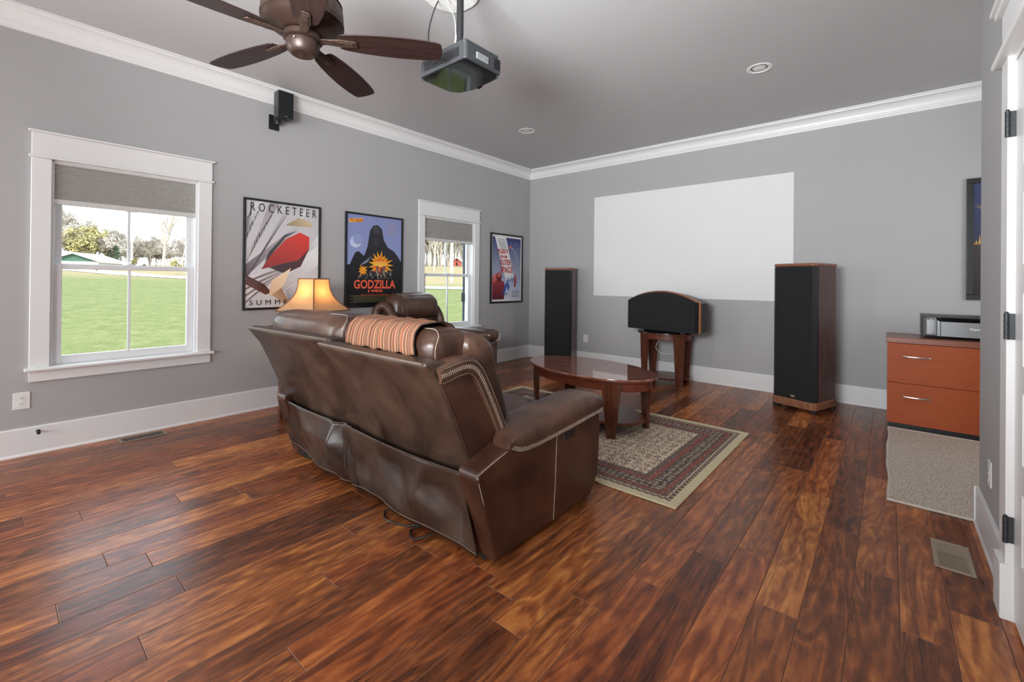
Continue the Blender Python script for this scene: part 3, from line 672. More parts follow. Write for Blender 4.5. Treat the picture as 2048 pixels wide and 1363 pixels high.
# poster with grey light beams
pw, ph = 0.726, 1.042
t = frame((0, -4.276, 0.941), PI/2, pw, ph, 'framed poster with grey beams and a red streamlined shape above the lamp')
iw, ih = pw-0.042, ph-0.042
P = Print(iw, ih, 0.0001); P.poly([(0, 0), (1, 0), (1, 1), (0, 1)], (214, 212, 214), (188, 186, 190), 60)
for a, b, c1, c2 in [((0, .98), (.30, .98), (196, 188, 192), (150, 142, 148))]:
    pass
rb = random.Random(4)
beams = [((0.0, .28), (0.0, .40), (1.0, 1.30), (1.0, 1.22), (96, 84, 96), (210, 206, 210)), ((0, .62), (0, .80), (.22, 1.0), (.10, 1.0), (120, 112, 120), (190, 186, 190)),
         ((.10, 1), (.22, 1), (.0, .70), (.0, .62), (150, 146, 152), (220, 218, 220)), ((.30, 1), (.42, 1), (.0, .50), (.0, .40), (206, 202, 206), (150, 142, 150)),
         ((.55, 1), (.62, 1), (.02, .32), (.0, .25), (84, 74, 88), (190, 186, 192)), ((.80, .98), (.86, .98), (.42, .52), (.38, .52), (150, 150, 156), (214, 214, 218)),
         ((1, .74), (1, .60), (.62, .36), (.70, .40), (120, 120, 130), (226, 226, 230)), ((1, .50), (1, .44), (.86, .38), (.84, .40), (70, 72, 92), (120, 124, 140)),
         ((.0, .0), (.0, .12), (1.0, .62), (1.0, .42), (206, 204, 206), (228, 228, 230)), ((.36, .20), (.40, .10), (1.0, .42), (.90, .50), (168, 166, 170), (222, 222, 224)),
         ((.30, .14), (.55, .0), (.62, .0), (.44, .22), (190, 160, 130), (150, 116, 96)), ((.60, .0), (.78, .0), (.66, .22), (.52, .16), (120, 122, 128), (200, 202, 206))]
for a, b, c_, d_, c1, c2 in beams:
    q = [tuple(min(1, max(0, v)) for v in p) for p in (a, b, c_, d_)]
    P.poly(q, c1, c2, 45)
for i in range(9):
    a0 = 0.01+i*0.035; P.poly([(0.0, a0*0.9), (0.0, a0*0.9+0.012), (0.36+0.03*i, 0.30+0.018*i), (0.38+0.03*i, 0.27+0.018*i)], (100, 82, 78) if i % 2 else (236, 234, 236), (150, 146, 150), 45)
P.poly([(0.0, .22), (.02, .30), (.24, .22), (.34, .14), (.26, .12)], (110, 62, 54), (60, 44, 46), 45)
# plain streamlined red form with a tan tip
P.poly([(.20, .36), (.30, .48), (.52, .66), (.72, .74), (.86, .70), (.86, .58), (.70, .46), (.48, .42)], (128, 26, 26), (212, 58, 46), 70)
P.poly([(.30, .38), (.48, .42), (.70, .46), (.86, .58), (.74, .40), (.52, .32)], (44, 32, 40), (92, 34, 38), 60)
P.poly([(.24, .42), (.52, .68), (.70, .76), (.50, .70), (.30, .53)], (40, 34, 38), (84, 80, 84), 45)
P.poly([(.52, .80), (.92, .80), (.86, .86), (.70, .885)], (150, 130, 98), (200, 182, 148), 30)
P.poly([(.30, .10), (.34, .26), (.60, .38), (.50, .20)], (222, 196, 166), (236, 214, 184), 45)
P.build(t, 0.021, 0.021, -0.0105)
yl = -0.0155
lettering('ROCKETEER', t, 0.058, 0.680, 0.925, 1.004, yl, 'ink_black', spacing=1.7)
lettering('SUMMER', t, 0.056, 0.470, 0.046, 0.092, yl, 'ink_black', spacing=1.7)
# poster with dark mountain and fire
pw, ph = 0.751, 1.058
t = frame((0, -3.274, 0.923), PI/2, pw, ph, 'framed dark poster with big orange red lettering between lamp and recliner')
iw, ih = pw-0.042, ph-0.042
P = Print(iw, ih, 0.00004); P.poly([(0, 0), (1, 0), (1, 1), (0, 1)], (24, 24, 28), (24, 24, 28)); P.poly([(0, .45), (1, .45), (1, 1), (0, 1)], (140, 152, 200), (132, 140, 186))
P.ell(.15, .70, .10, .09, (196, 206, 232), (180, 192, 224)); P.ell(.19, .73, .085, .08, (142, 154, 200), (142, 154, 200))
P.poly([(0, .40), (.06, .46), (.14, .58), (.20, .60), (.30, .55), (.36, .66), (.40, .84), (.46, .90), (.54, .91), (.62, .87), (.66, .74), (.74, .66), (.86, .62), (.94, .56), (1, .50), (1, .2), (0, .2)], (22, 22, 26), (44, 46, 54))
P.poly([(.44, .88), (.50, .90), (.58, .86), (.56, .80), (.48, .80)], (54, 56, 62), (70, 72, 80)); P.poly([(.42, .78), (.56, .80), (.60, .72), (.50, .66)], (58, 58, 64), (40, 40, 46))
P.poly([(.22, .44), (.40, .54), (.44, .56), (.36, .48)], (150, 160, 180), (90, 96, 112), 30)
P.star(.60, .455, .13, .235, 17, (238, 166, 40), 2); P.star(.60, .45, .10, .17, 13, (226, 104, 36), 5); P.ell(.60, .47, .13, .05, (246, 206, 90), (240, 150, 60)); P.star(.28, .39, .05, .10, 9, (232, 150, 44), 8)
rb = random.Random(9)
for i in range(10):
    x = .40+.042*i; hh = rb.uniform(.04, .13)*(1-abs(i-4.5)/9); P.poly([(x, .335), (x+.034, .335), (x+.034, .345+hh), (x, .345+hh)], (36, 38, 46) if i % 3 else (130, 136, 140), (60, 60, 66))
for i in range(46):
    x = rb.uniform(.18, .80); z = rb.uniform(.295, .335); P.poly([(x, z), (x+.02, z+.003), (x+.016, z+.012)], (120, 122, 126), (170, 170, 170))
P.poly([(.03, .905), (.27, .925), (.27, .965), (.03, .945)], (236, 176, 66))
for i in range(6): P.poly([(.72, .93-.025*i), (.86+.015*(i % 3), .93-.025*i), (.86+.015*(i % 3), .942-.025*i), (.72, .942-.025*i)], (150, 146, 168))
for i in range(5):
    P.poly([(.06+.06*(i % 2), .105-.017*i), (.96, .105-.017*i), (.96, .112-.017*i), (.06+.06*(i % 2), .112-.017*i)], (112, 106, 74))
P.build(t, 0.021, 0.021, -0.0105)
yl = -0.0170
X = lambda u: 0.021+u*iw
Zp = lambda u: 0.021+u*ih
lettering('ALL NEW!', t, X(.045), X(.26), Zp(.92), Zp(.953), yl, 'ink_dark_or', bold=0.015)
lettering('GODZILLA', t, X(.12), X(.885), Zp(.185), Zp(.285), yl, 'ink_red', bold=0.03)
lettering('1985', t, X(.37), X(.64), Zp(.145), Zp(.175), yl, 'ink_red', bold=0.03)
lettering('THE LEGEND IS REBORN', t, X(.24), X(.76), Zp(.105), Zp(.125), yl, 'ink_dark_or', bold=0.01)
# poster with white beam
pw, ph = 0.757, 1.063
t = frame((0, -0.955, 0.899), PI/2, pw, ph, 'framed poster with red lettering on a white beam next to the far corner', 0.026)
iw, ih = pw-0.052, ph-0.052
P = Print(iw, ih); P.poly([(0, 0), (1, 0), (1, 1), (0, 1)], (226, 224, 224)); P.poly([(.03, .03), (.97, .03), (.97, .97), (.03, .97)], (196, 204, 224), (44, 52, 108)); P.poly([(.03, .03), (.97, .03), (.97, .32), (.03, .32)], (216, 214, 222), (168, 182, 214))
P.ell(.16, .30, .15, .17, (198, 92, 92), (214, 120, 116)); P.poly([(.03, .03), (.40, .03), (.46, .18), (.40, .30), (.22, .34), (.03, .26)], (96, 44, 52), (156, 66, 72)); P.ell(.24, .37, .09, .10, (112, 44, 52), (150, 66, 66)); P.ell(.24, .40, .05, .05, (200, 106, 100))
P.poly([(.10, .97), (.46, .97), (.74, .36), (.46, .32)], (226, 226, 230), (236, 236, 238))
P.poly([(.36, .10), (.44, .26), (.54, .30), (.60, .22), (.50, .10)], (52, 78, 150), (80, 108, 176)); P.poly([(.42, .10), (.50, .22), (.54, .14)], (200, 210, 232))
for i in range(16):
    rb = random.Random(i+30); x = rb.uniform(.48, .95); z = rb.uniform(.28, .36); P.poly([(x, z), (x+.05, z), (x+.03, z+.03)], (62, 92, 160))
P.poly([(.74, .22), (.80, .22), (.82, .36), (.79, .42), (.76, .40), (.74, .32)], (150, 40, 46), (190, 90, 84))
P.poly([(.56, .84), (.64, .86), (.60, .80)], (206, 70, 70)); P.ell(.60, .83, .035, .028, (210, 80, 78))
for i in range(8):
    q0, q1 = i/8, (i+1)/8; f_ = lambda q: (.62+.26*q, .83-.22*q*q); a, b = f_(q0), f_(q1); P.poly([a, b, (b[0]-.008, b[1]-.008), (a[0]-.008, a[1]-.008)], (206, 190, 206))
for (x, z) in ((.78, .88), (.84, .80), (.66, .75)): P.ell(x, z, .02, .009, (150, 170, 206))
for i in range(7): P.poly([(.16+.02*i, .935-.024*i), (.42+.012*i, .935-.024*i), (.42+.012*i, .944-.024*i), (.16+.02*i, .944-.024*i)], (120, 122, 130))
for i in range(5): P.poly([(.66, .15-.022*i), (.92, .15-.022*i), (.92, .158-.022*i), (.66, .158-.022*i)], (112, 116, 128))
P.build(t, 0.026, 0.026, -0.0105)
yl = -0.0160
X = lambda u: 0.026+u*iw
Zp = lambda u: 0.026+u*ih
lettering('PLAN 9', t, X(.20), X(.52), Zp(.72), Zp(.79), yl, 'ink_red2', bold=0.02)
lettering('FROM', t, X(.28), X(.49), Zp(.655), Zp(.70), yl, 'ink_red2', bold=0.02)
lettering('OUTER', t, X(.25), X(.62), Zp(.55), Zp(.635), yl, 'ink_red2', bold=0.02)
lettering('SPACE', t, X(.28), X(.68), Zp(.435), Zp(.53), yl, 'ink_red2', bold=0.02)
# painting at the right, cut by the wall
pw, ph = 0.60, 1.10
t = frame((5.07, 0, 1.107), 0, pw, ph, 'black framed night picture with gold strokes above the printer', 0.046, 0.03)
iw, ih = pw-0.092, ph-0.092
P = Print(iw, ih); P.poly([(0, 0), (1, 0), (1, 1), (0, 1)], (52, 46, 48), (58, 66, 104)); P.poly([(0, .44), (1, .40), (1, .50), (0, .47)], (150, 116, 66), (120, 96, 66)); P.poly([(0, 0), (1, 0), (1, .42), (0, .45)], (44, 38, 40), (64, 56, 58))
rb = random.Random(21)
for i in range(26):
    a = rb.uniform(-2.6, 2.6); r1 = rb.uniform(.10, .28); cx_, cz_ = .18, .74; q = (cx_+r1*math.cos(a), cz_+r1*math.sin(a)*.5); P.poly([(cx_, cz_), (cx_+.012, cz_+.004), q], (196, 164, 86))
for i in range(30):
    x = rb.uniform(0, 1); h_ = rb.uniform(.03, .09); P.poly([(x, .46), (x+.02, .46), (x+.012, .46+h_)], (206, 166, 78))
P.poly([(.10, .10), (.115, .10), (.20, .36), (.19, .37)], (196, 180, 150))
P.build(t, 0.046, 0.046, -0.0105)

# ------------------------------------------------------------------ upholstery
def zig(pts, nrm, w, n):
    """diamond stitching: two zigzag threads along a path, offset across it"""
    pts = smoothpath(pts, 10); L = [0]
    for a, b in zip(pts, pts[1:]): L.append(L[-1]+(b-a).length)
    def at(s):
        for i in range(len(L)-1):
            if L[i+1] >= s: u = (s-L[i])/max(1e-9, L[i+1]-L[i]); return pts[i].lerp(pts[i+1], u), (pts[i+1]-pts[i]).normalized()
        return pts[-1], (pts[-1]-pts[-2]).normalized()
    A, B = [], []
    nrm = Vector(nrm)
    for i in range(2*n+1):
        p, t_ = at(L[-1]*i/(2*n)); c_ = t_.cross(nrm).normalized()*w*(0 if False else 1)
        sg = 1 if i % 2 else -1
        A.append(p+c_*sg); B.append(p-c_*sg)
    return A, B
SB = (2.26, -3.9, 0)
sofa = thing('reclining_sofa', 'brown leather reclining sofa seen from behind with striped throw', 'sofa', SB)
def sp(name, mb, mat, parent=None, **kw):
    return obj(name, shift(mb, SB), mat, parent or sofa, **kw)
sp('base', MB().rbox(1.32, 3.20, -4.34, -3.50, 0.03, 0.30, 0.02, 2), 'leather_dark')
# torn black lining hanging under the back
rl = random.Random(2); mb = MB(); xs = [1.36+i*0.01 for i in range(184)]
top = [(x, -4.362+rl.uniform(-.004, .004), 0.06) for x in xs]; bot = [(x, -4.362+rl.uniform(-.008, .008), 0.012+0.009*math.sin(x*23)*math.sin(x*7)+rl.uniform(-0.005, 0.006)) for x in xs]
mb.add(top+bot, [(i, i+1, len(xs)+i+1, len(xs)+i) for i in range(len(xs)-1)]); sp('torn_lining', mb, 'dark', smooth=False)
# seats
for x0, x1 in ((1.485, 2.255), (2.26, 3.03)):
    s_ = sp('seat_cushion', MB().pillow(x0, x1, -4.14, -3.52, 0.27, 0.475, 0.06, (0, 0, 0.025), 0.008, x0), 'leather')
    sp('footrest', MB().pillow(x0+.01, x1-.01, -3.58, -3.40, 0.06, 0.455, 0.05, (0, 0.02, 0), 0.006, x0+3), 'leather')
    sp('stitching', MB().tube([(x0+0.03, -3.565, 0.478), (x1-0.03, -3.565, 0.478)], 0.0025, 5), 'thread', s_)
# arms
def tab(T, x):
    for (a, va), (b, vb) in zip(T, T[1:]):
        if x <= b: return va+(vb-va)*(x-a)/(b-a)
    return T[-1][1]
def pad_loft(xa, xb, out):
    lo = [(-4.29, 0.484), (-4.21, 0.455), (-4.08, 0.445), (-3.83, 0.455), (-3.63, 0.466), (-3.47, 0.474), (-3.42, 0.482), (-3.40, 0.497), (-3.392, 0.512)]
    hi = [(-4.29, 0.512), (-4.26, 0.532), (-4.20, 0.545), (-4.05, 0.558), (-3.8, 0.577), (-3.6, 0.589), (-3.48, 0.584), (-3.43, 0.567), (-3.405, 0.546), (-3.392, 0.527)]
    mb = MB(); ys = [-4.29+0.898*i/44 for i in range(45)]; n = 28; vs = []; w = (xb-xa)/2; cx = (xa+xb)/2
    for y in ys:
        zl, zh = tab(lo, y), tab(hi, y); e = max(0, (y+3.47)/0.078); sh = 1-0.30*min(1, e)**2
        for m_ in range(n):
            q = 2*PI*m_/n; c_, s_ = math.cos(q), math.sin(q)
            X = math.copysign(abs(c_)**0.5, c_)*w*sh
            if s_ < 0: z = zl+(0.036)*(1-abs(s_)**0.35)
            else:
                z0 = zl+0.036; z = z0+(zh-z0)*abs(s_)**0.8
            wr = 0.0035*noise.noise(Vector((X*9, y*16+X*6, z*6)))*(1 if s_ > 0.2 else 0.2)+0.0022*math.sin(y*75+X*10)*max(0, s_)*noise.noise(Vector((y*3, X*5, 2)))
            tp = max(0.0, min(1.0, (-4.11-y)/0.17))*0.62
            X = X*(1-tp)+(w*tp if out > 0 else -w*tp)
            vs.append((cx+X, y, z+wr))
    fs = [(i*n+m_, i*n+(m_+1) % n, (i+1)*n+(m_+1) % n, (i+1)*n+m_) for i in range(len(ys)-1) for m_ in range(n)]
    fs += [tuple(range(n))[::-1], tuple((len(ys)-1)*n+m_ for m_ in range(n))]
    return mb.add(vs, fs)
def arm(x0, x1, dy, nm, out):
    full_ = [(-4.362, 0.02), (-4.418, 0.22), (-4.478, 0.412), (-4.465, 0.436), (-4.28, 0.488), (-4.20, 0.478), (-3.47, 0.478), (-3.455, 0.40), (-3.475, 0.12), (-3.56, 0.025)]
    main = [(-4.13, 0.02), (-4.13, 0.47), (-3.475, 0.47), (-3.46, 0.40), (-3.48, 0.12), (-3.56, 0.03)]
    ra_, rb_ = (x0+0.085, x1) if out > 0 else (x0, x1-0.085)
    ia_, ib_ = (x0, x1-0.03) if out > 0 else (x0+0.03, x1)
    a = sp('arm', MB().prism(full_, ra_, rb_, 'x', 0.014, 3).prism([(-4.36, 0.02), (-4.375, 0.22), (-4.375, 0.33), (-4.10, 0.33), (-4.10, 0.02)], x0+0.01, x1-0.01, 'x').prism(main, ia_, ib_, 'x', 0.012, 2), 'leather_red')
    pd = sp('arm_pad', pad_loft(x0-0.045, x1+0.018, out), 'leather', a)
    xs_ = x1+0.024 if out > 0 else x0-0.037
    xs_ = (x1+0.0205) if out > 0 else x0-0.0475
    ln = [(xs_-0.004*out, -4.275+dy, 0.496), (xs_, -4.21+dy, 0.471), (xs_, -4.09+dy, 0.463), (xs_, -3.83, 0.474), (xs_, -3.63, 0.486), (xs_, -3.50, 0.494), (xs_-0.006*out, -3.455, 0.500), (xs_-0.03*out, -3.405, 0.517)]
    A, B = zig(ln, (out, 0, 0), 0.0095, 36)
    sp('zigzag_stitching', MB().tube(A, 0.00115, 4).tube(B, 0.00115, 4), 'thread', a)
    up_ = [(p[0]-0.006*out, p[1], p[2]+0.023) for p in ln[:-1]]
    sp('stitching', MB().tube(smoothpath(up_, 6), 0.0016, 5), 'seam', a)
    xo = x1+0.001 if out > 0 else x0-0.001
    sp('stitching', MB().tube([(xo, -3.905, 0.475), (xo, -3.915, 0.25), (xo, -3.93, 0.03)], 0.0017, 5), 'thread', a)
    sp('stitching', MB().tube(smoothpath([(xo-0.004*out, -4.285+dy, 0.478), (xo-0.004*out, -4.455+dy, 0.432), (xo-0.005*out, -4.468+dy, 0.408), (xo-0.005*out, -4.41+dy, 0.22), (xo-0.005*out, -4.355+dy, 0.03)], 5), 0.0019, 5), 'thread', a)
    return a
ra = arm(3.035, 3.247, 0.0, 'arm', 1)
arm(1.273, 1.48, 0.0, 'arm', -1)
cpn = sp('control_panel', MB().rbox(3.243, 3.2515, -3.845, -3.735, 0.405, 0.443, 0.004, 2), 'hinge', ra, label='small bronze switch panel on the outer arm')
for j in range(3): sp('switch_button', MB().rbox(3.2505, 3.2545, -3.832+j*0.031, -3.808+j*0.031, 0.411, 0.437, 0.003, 2), 'bronze' if j != 1 else 'black_plastic', ra)
# reclined backs
def back(x0, x1, dyt, zt, twist):
    """dyt: how far the top leans beyond the upright; the shell is a lofted slab"""
    rear = [(-4.375, 0.27), (-4.395, 0.37), (-4.446, 0.51), (-4.516, 0.665), (-4.578, 0.79), (-4.635, 0.862), (-4.662, 0.89)]
    front = [(-4.652, 0.903), (-4.60, 0.907), (-4.52, 0.892), (-4.40, 0.80), (-4.28, 0.62), (-4.18, 0.44), (-4.17, 0.27)]
    prof = rear+front
    def W(y, z, x):
        k_ = max(0, (z-0.27)/0.64); return (x, y+dyt*k_+twist*(x-(x0+x1)/2)*k_, 0.27+(z-0.27)*zt/0.912*1.0 if z > 0.27 else z)
    N = 14; vs = []; n = len(prof)
    xs_ = [x0+(x1-x0)*i/N for i in range(N+1)]
    bm_ = bmesh.new(); ring = []
    for i, x in enumerate(xs_):
        e = min(i, N-i)/N*2; bul = 0.012*(1-(1-min(1, e*1.6))**2)
        ring.append([bm_.verts.new(W(y-(bul if j < 6 else 0), z, x)) for j, (y, z) in enumerate(prof)])
    for a_, b_ in zip(ring, ring[1:]):
        for j in range(n): bm_.faces.new((a_[j], b_[j], b_[(j+1) % n], a_[(j+1) % n]))
    bm_.faces.new(ring[0]); bm_.faces.new(ring[-1][::-1])
    bmesh.ops.recalc_face_normals(bm_, faces=bm_.faces[:])
    ed = [e for e in bm_.edges if len(e.link_faces) == 2 and e.link_faces[0].normal.angle(e.link_faces[1].normal, 0) > R(50)]
    bmesh.ops.bevel(bm_, geom=ed, offset=0.014, segments=3, affect='EDGES', profile=0.5)
    bk = sp('back', MB().bm(bm_), 'leather_back')
    sp('stitching', MB().tube([W(-4.660, 0.899, x0+0.02+(x1-x0-0.04)*i/12) for i in range(13)], 0.0028, 5), 'seam', bk)
    # front cushion and head rest
    k1 = lambda p, u: W(p.y, p.z, p.x)
    def lean(p, u):
        z = p.z; y = p.y-(z-0.45)*0.34; return W(y, z, p.x)
    sp('back_cushion', MB().pillow(x0+0.03, x1-0.05, -4.21, -4.0, 0.42, 0.985, 0.085, (0.0, 0.03, 0.01), 0.010, x0, 11, lean), 'leather', bk)
    hr = sp('headrest', MB().pillow(x0+0.055, x1-0.095, -4.545, -4.29, 0.80, 1.008, 0.075, (0.0, 0.012, 0.012), 0.011, x0+5, 12, k1), 'leather', bk)
    xr = x1-0.105
    sp('stitching', MB().tube(smoothpath([W(-4.525, 0.83, xr+0.016), W(-4.53, 0.93, xr+0.014), W(-4.505, 0.988, xr+0.006), W(-4.475, 1.007, xr-0.04)], 6)+[Vector(W(-4.47, 1.015, xr-0.06-(x1-x0-0.30)*i/10)) for i in range(11)], 0.0017, 5), 'thread', hr)
    # wings at both sides
    for side, xw in (((1, x1),) if x1 > 3 else ((-1, x0),)):
        xa, xb = (xw-0.080, xw+0.024) if side > 0 else (xw-0.024, xw+0.080)
        path = [(-4.592, 0.844), (-4.545, 0.852), (-4.48, 0.864), (-4.42, 0.862), (-4.37, 0.825), (-4.32, 0.745), (-4.265, 0.645), (-4.212, 0.54), (-4.165, 0.455)]
        P3 = smoothpath([(0, a, b) for a, b in path], 4)
        cc = []; xi = (xa+xb)/2
        for i, q in enumerate(P3):
            a = P3[max(0, i-1)]; b = P3[min(len(P3)-1, i+1)]; t_ = (b-a).normalized(); nn = Vector((0, -t_.z, t_.y))
            th = 0.044*(0.72+0.28*math.sin(PI*min(1.0, 0.15+i/(len(P3)-1))))
            rg = []
            for m_ in range(16):
                q_ = 2*PI*m_/16; ca, sa = math.cos(q_), math.sin(q_)
                sx_ = math.copysign(abs(ca)**0.55, ca); sy_ = math.copysign(abs(sa)**0.55, sa)
                rg.append(W(q.y+nn.y*sy_*th, q.z+nn.z*sy_*th, xi+sx_*(xb-xa)/2))
            cc.append(rg)
        mbw = MB(); vs = [v for r_ in cc for v in r_]; fs = []
        for i in range(len(cc)-1):
            for m_ in range(16): fs.append((i*16+m_, i*16+(m_+1) % 16, (i+1)*16+(m_+1) % 16, (i+1)*16+m_))
        fs.append(tuple(range(16))[::-1]); fs.append(tuple((len(cc)-1)*16+m_ for m_ in range(16))); mbw.add(vs, fs)
        wg = sp('wing', mbw, 'leather', bk)
        sp('piping', MB().tube([W(y+0.012, z, xw+side*0.003) for y, z in rear[:-1]], 0.0045, 6), 'leather_dark', bk)
        if side > 0:
            xz = xb+0.001
            L3 = [Vector(W(q.y, q.z, xz)) for q in P3]
            A, B = zig(L3[::2], (1, 0, 0), 0.0085, 26)
            sp('zigzag_stitching', MB().tube(A, 0.00115, 4).tube(B, 0.00115, 4), 'thread', bk)
            for o_ in (0.026, -0.030):
                Q = []
                for i, q in enumerate(P3):
                    a = P3[max(0, i-1)]; b = P3[min(len(P3)-1, i+1)]; t_ = (b-a).normalized()
                    Q.append(W(q.y-t_.z*o_, q.z+t_.y*o_, xz-0.001))
                sp('stitching', MB().tube(Q, 0.0016, 5), 'seam', bk)
            sp('side_panel', MB().prism([(W(y, z, 0)[1], W(y, z, 0)[2]) for y, z in [(-4.605, 0.835), (-4.555, 0.78), (-4.495, 0.655), (-4.425, 0.50), (-4.375, 0.36), (-4.36, 0.27), (-4.18, 0.30), (-4.19, 0.45), (-4.27, 0.61), (-4.37, 0.77), (-4.43, 0.83), (-4.51, 0.845)]], x1-0.01, x1+0.006, 'x', 0.003, 1), 'leather_red', bk)
    return bk, W, hr
bk2, Wr, hr2 = back(2.22, 3.125, 0.0, 0.908, 0.0)
bk1, Wl, hr1 = back(1.195, 2.205, 0.05, 0.918, 0.06)
# loose leather skirts below the backs
def skirt(x0, x1, seed, left):
    def fn(u, v):
        x = x0+(x1-x0)*u
        if left: x += 0.05*(1-u)*v*v*1.0
        else: x += 0.06*u*v
        zt = 0.402-0.014*math.sin(PI*u); zb = 0.034+(0.055*(1-u)**3 if left else 0.0)
        z = zt+(zb-zt)*v
        y = (-4.452 if left else -4.459)+0.055*v
        w = noise.noise(Vector((x*3.1+seed, z*2.0, seed)))*0.06+noise.noise(Vector((x*5+z*7, z*4-x*2, seed+3)))*0.032
        y -= w*min(1, v*3)*(1 if v < .95 else .8)*min(1, u*9+0.1, (1-u)*9+0.1)
        if left:
            q = (u-0.80)/0.035; y -= 0.03*math.exp(-q*q)*(0.4+0.6*math.sin(PI*min(1, v*1.1)))
            q = (u-0.90)/0.03; y += 0.02*math.exp(-q*q)
            y -= 0.02*math.exp(-((u-0.03)/0.04)**2)*(1-v)
        else:
            q = (u-0.38-(v*0.25))/0.10; y += 0.022*math.exp(-q*q)*math.sin(PI*v)
            q = (u-0.72+v*0.2)/0.09; y -= 0.026*math.exp(-q*q)*math.sin(PI*v)
        return (x, y, z)
    sk = sp('skirt', MB().grid(fn, 56, 24), 'leather_skirt', ang=80)
    m_ = sk.modifiers.new('thick', 'SOLIDIFY'); m_.thickness = 0.006; m_.offset = 0
    sp('hem_stitching', MB().tube([Vector(fn(i/40, 0.95))+Vector((0, -0.005, 0)) for i in range(41)], 0.0017, 4), 'seam', sk)
    sp('hem_welt', MB().tube([Vector(fn(i/40, 0.0))+Vector((0, -0.001, 0)) for i in range(41)], 0.0055, 6), 'leather_back', sk)
    return sk
skirt(1.285, 2.225, 4.2, True)
skirt(2.20, 3.12, 8.5, False)
# striped throw over the right head rest
def throw(u, v):
    # u across (x), v from the back edge over the top to the front
    pts = [(-4.575, 0.905), (-4.567, 0.95), (-4.547, 0.998), (-4.505, 1.029), (-4.435, 1.033), (-4.365, 1.035), (-4.30, 1.013), (-4.245, 0.95), (-4.20, 0.86)]
    s_ = v*(len(pts)-1); i = min(len(pts)-2, int(s_)); f_ = s_-i
    f2 = f_*f_*(3-2*f_)
    y = pts[i][0]+(pts[i+1][0]-pts[i][0])*f_; z = pts[i][1]+(pts[i+1][1]-pts[i][1])*f_
    x = 2.375+0.56*u-0.095*v+0.012*math.sin(v*5+u*3)
    z += 0.004*math.sin(u*26)+0.003*math.sin(u*41+v*4)
    return Wr(y, z, x+0.02*u)
mb = MB().grid(throw, 44, 26); me = mb.mesh('throw_blanket', 'throw', True, 85)
uvl = me.uv_layers.new(name='UVMap')
for pl in me.polygons:
    for li in pl.loop_indices:
        vi = me.loops[li].vertex_index; uvl.data[li].uv = ((vi % 45)/44, (vi//45)/26)
tb = obj('throw_blanket', me, None); m_ = tb.modifiers.new('thick', 'SOLIDIFY'); m_.thickness = 0.006; m_.offset = 1
tag(tb, 'salmon, tan and charcoal striped throw draped over the sofa headrest', 'blanket')
# cords under the sofa
o = obj('power_cord', MB().tube(smoothpath([(2.56, -4.36, 0.05), (2.50, -4.41, 0.008), (2.58, -4.455, 0.006), (2.70, -4.42, 0.006), (2.78, -4.37, 0.02), (2.745, -4.43, 0.006), (2.82, -4.465, 0.006), (2.89, -4.40, 0.03)], 8), 0.0045, 6), 'black_plastic')
tag(o, 'dark looped power cord lying on the floor behind the sofa', 'cord')

# ------------------------------------------------------------------ recliner by the left wall
RB = (0.625, -2.468, 0)
rc = thing('recliner_chair', 'brown leather recliner chair against the left wall by the far window', 'armchair', RB, R(-78))
def rp(name, mb, mat, parent=None, **kw): return obj(name, mb, mat, parent or rc, **kw)
rp('base', MB().rbox(-0.32, 0.32, -0.40, 0.42, 0.04, 0.30, 0.02, 2), 'leather_dark')
rp('seat', MB().pillow(-0.30, 0.30, -0.25, 0.46, 0.27, 0.48, 0.06, (0, 0, 0.03), 0.008, 1), 'leather')
rp('footrest', MB().pillow(-0.30, 0.30, 0.40, 0.55, 0.07, 0.45, 0.05, (0, 0.02, 0), 0.006, 2), 'leather')
for sx in (-1, 1):
    xa, xb = sorted((sx*0.30, sx*0.50))
    a = rp('arm', MB().prism([(-0.40, 0.03), (-0.40, 0.44), (-0.30, 0.55), (0.46, 0.57), (0.50, 0.5), (0.49, 0.10), (0.44, 0.03)], xa, xb, 'x', 0.02, 3), 'leather_red')
    rp('arm_pad', MB().pillow(xa-0.02, xb+0.02, -0.34, 0.525, 0.53, 0.662, 0.06, (0.004, 0, 0.014), 0.007, sx*4), 'leather', a)
    rp('front_panel', MB().rbox(xa+0.03, xb-0.03, 0.49, 0.505, 0.12, 0.46, 0.008, 2), 'leather', a)
    for q in (0.016, 0.034): rp('stitching', MB().tube(smoothpath([(xa+q-0.022, 0.514, 0.63), (xa+q-0.012, 0.517, 0.585), (xa+q+0.006, 0.517, 0.53), (xa+q+0.014, 0.51, 0.47)], 6), 0.002, 5), 'seam', a)
    rp('stitching', MB().tube(smoothpath([(xa-0.012, 0.50, 0.64), (xa+0.05, 0.527, 0.655), (xb-0.05, 0.527, 0.655), (xb+0.012, 0.50, 0.64)], 6), 0.002, 5), 'seam', a)
    pth = smoothpath([(sx*0.41, -0.42, 0.45), (sx*0.44, -0.47, 0.70), (sx*0.445, -0.51, 0.86), (sx*0.43, -0.48, 0.93), (sx*0.40, -0.40, 0.935), (sx*0.395, -0.29, 0.80), (sx*0.38, -0.24, 0.62)], 5)
    wg = rp('wing', MB().tube(pth, [0.05]*len(pth), 14), 'leather')
    rp('stitching', MB().tube([p+Vector((sx*0.048, 0.012, 0.012)) for p in pth], 0.002, 5).tube([p+Vector((sx*0.044, 0.024, 0.004)) for p in pth], 0.002, 5), 'seam', wg)
bk = rp('back', MB().prism([(-0.36, 0.28), (-0.50, 0.80), (-0.53, 0.95), (-0.49, 0.98), (-0.40, 0.96), (-0.30, 0.72), (-0.20, 0.45), (-0.20, 0.28)], -0.40, 0.40, 'x', 0.03, 3), 'leather_back')
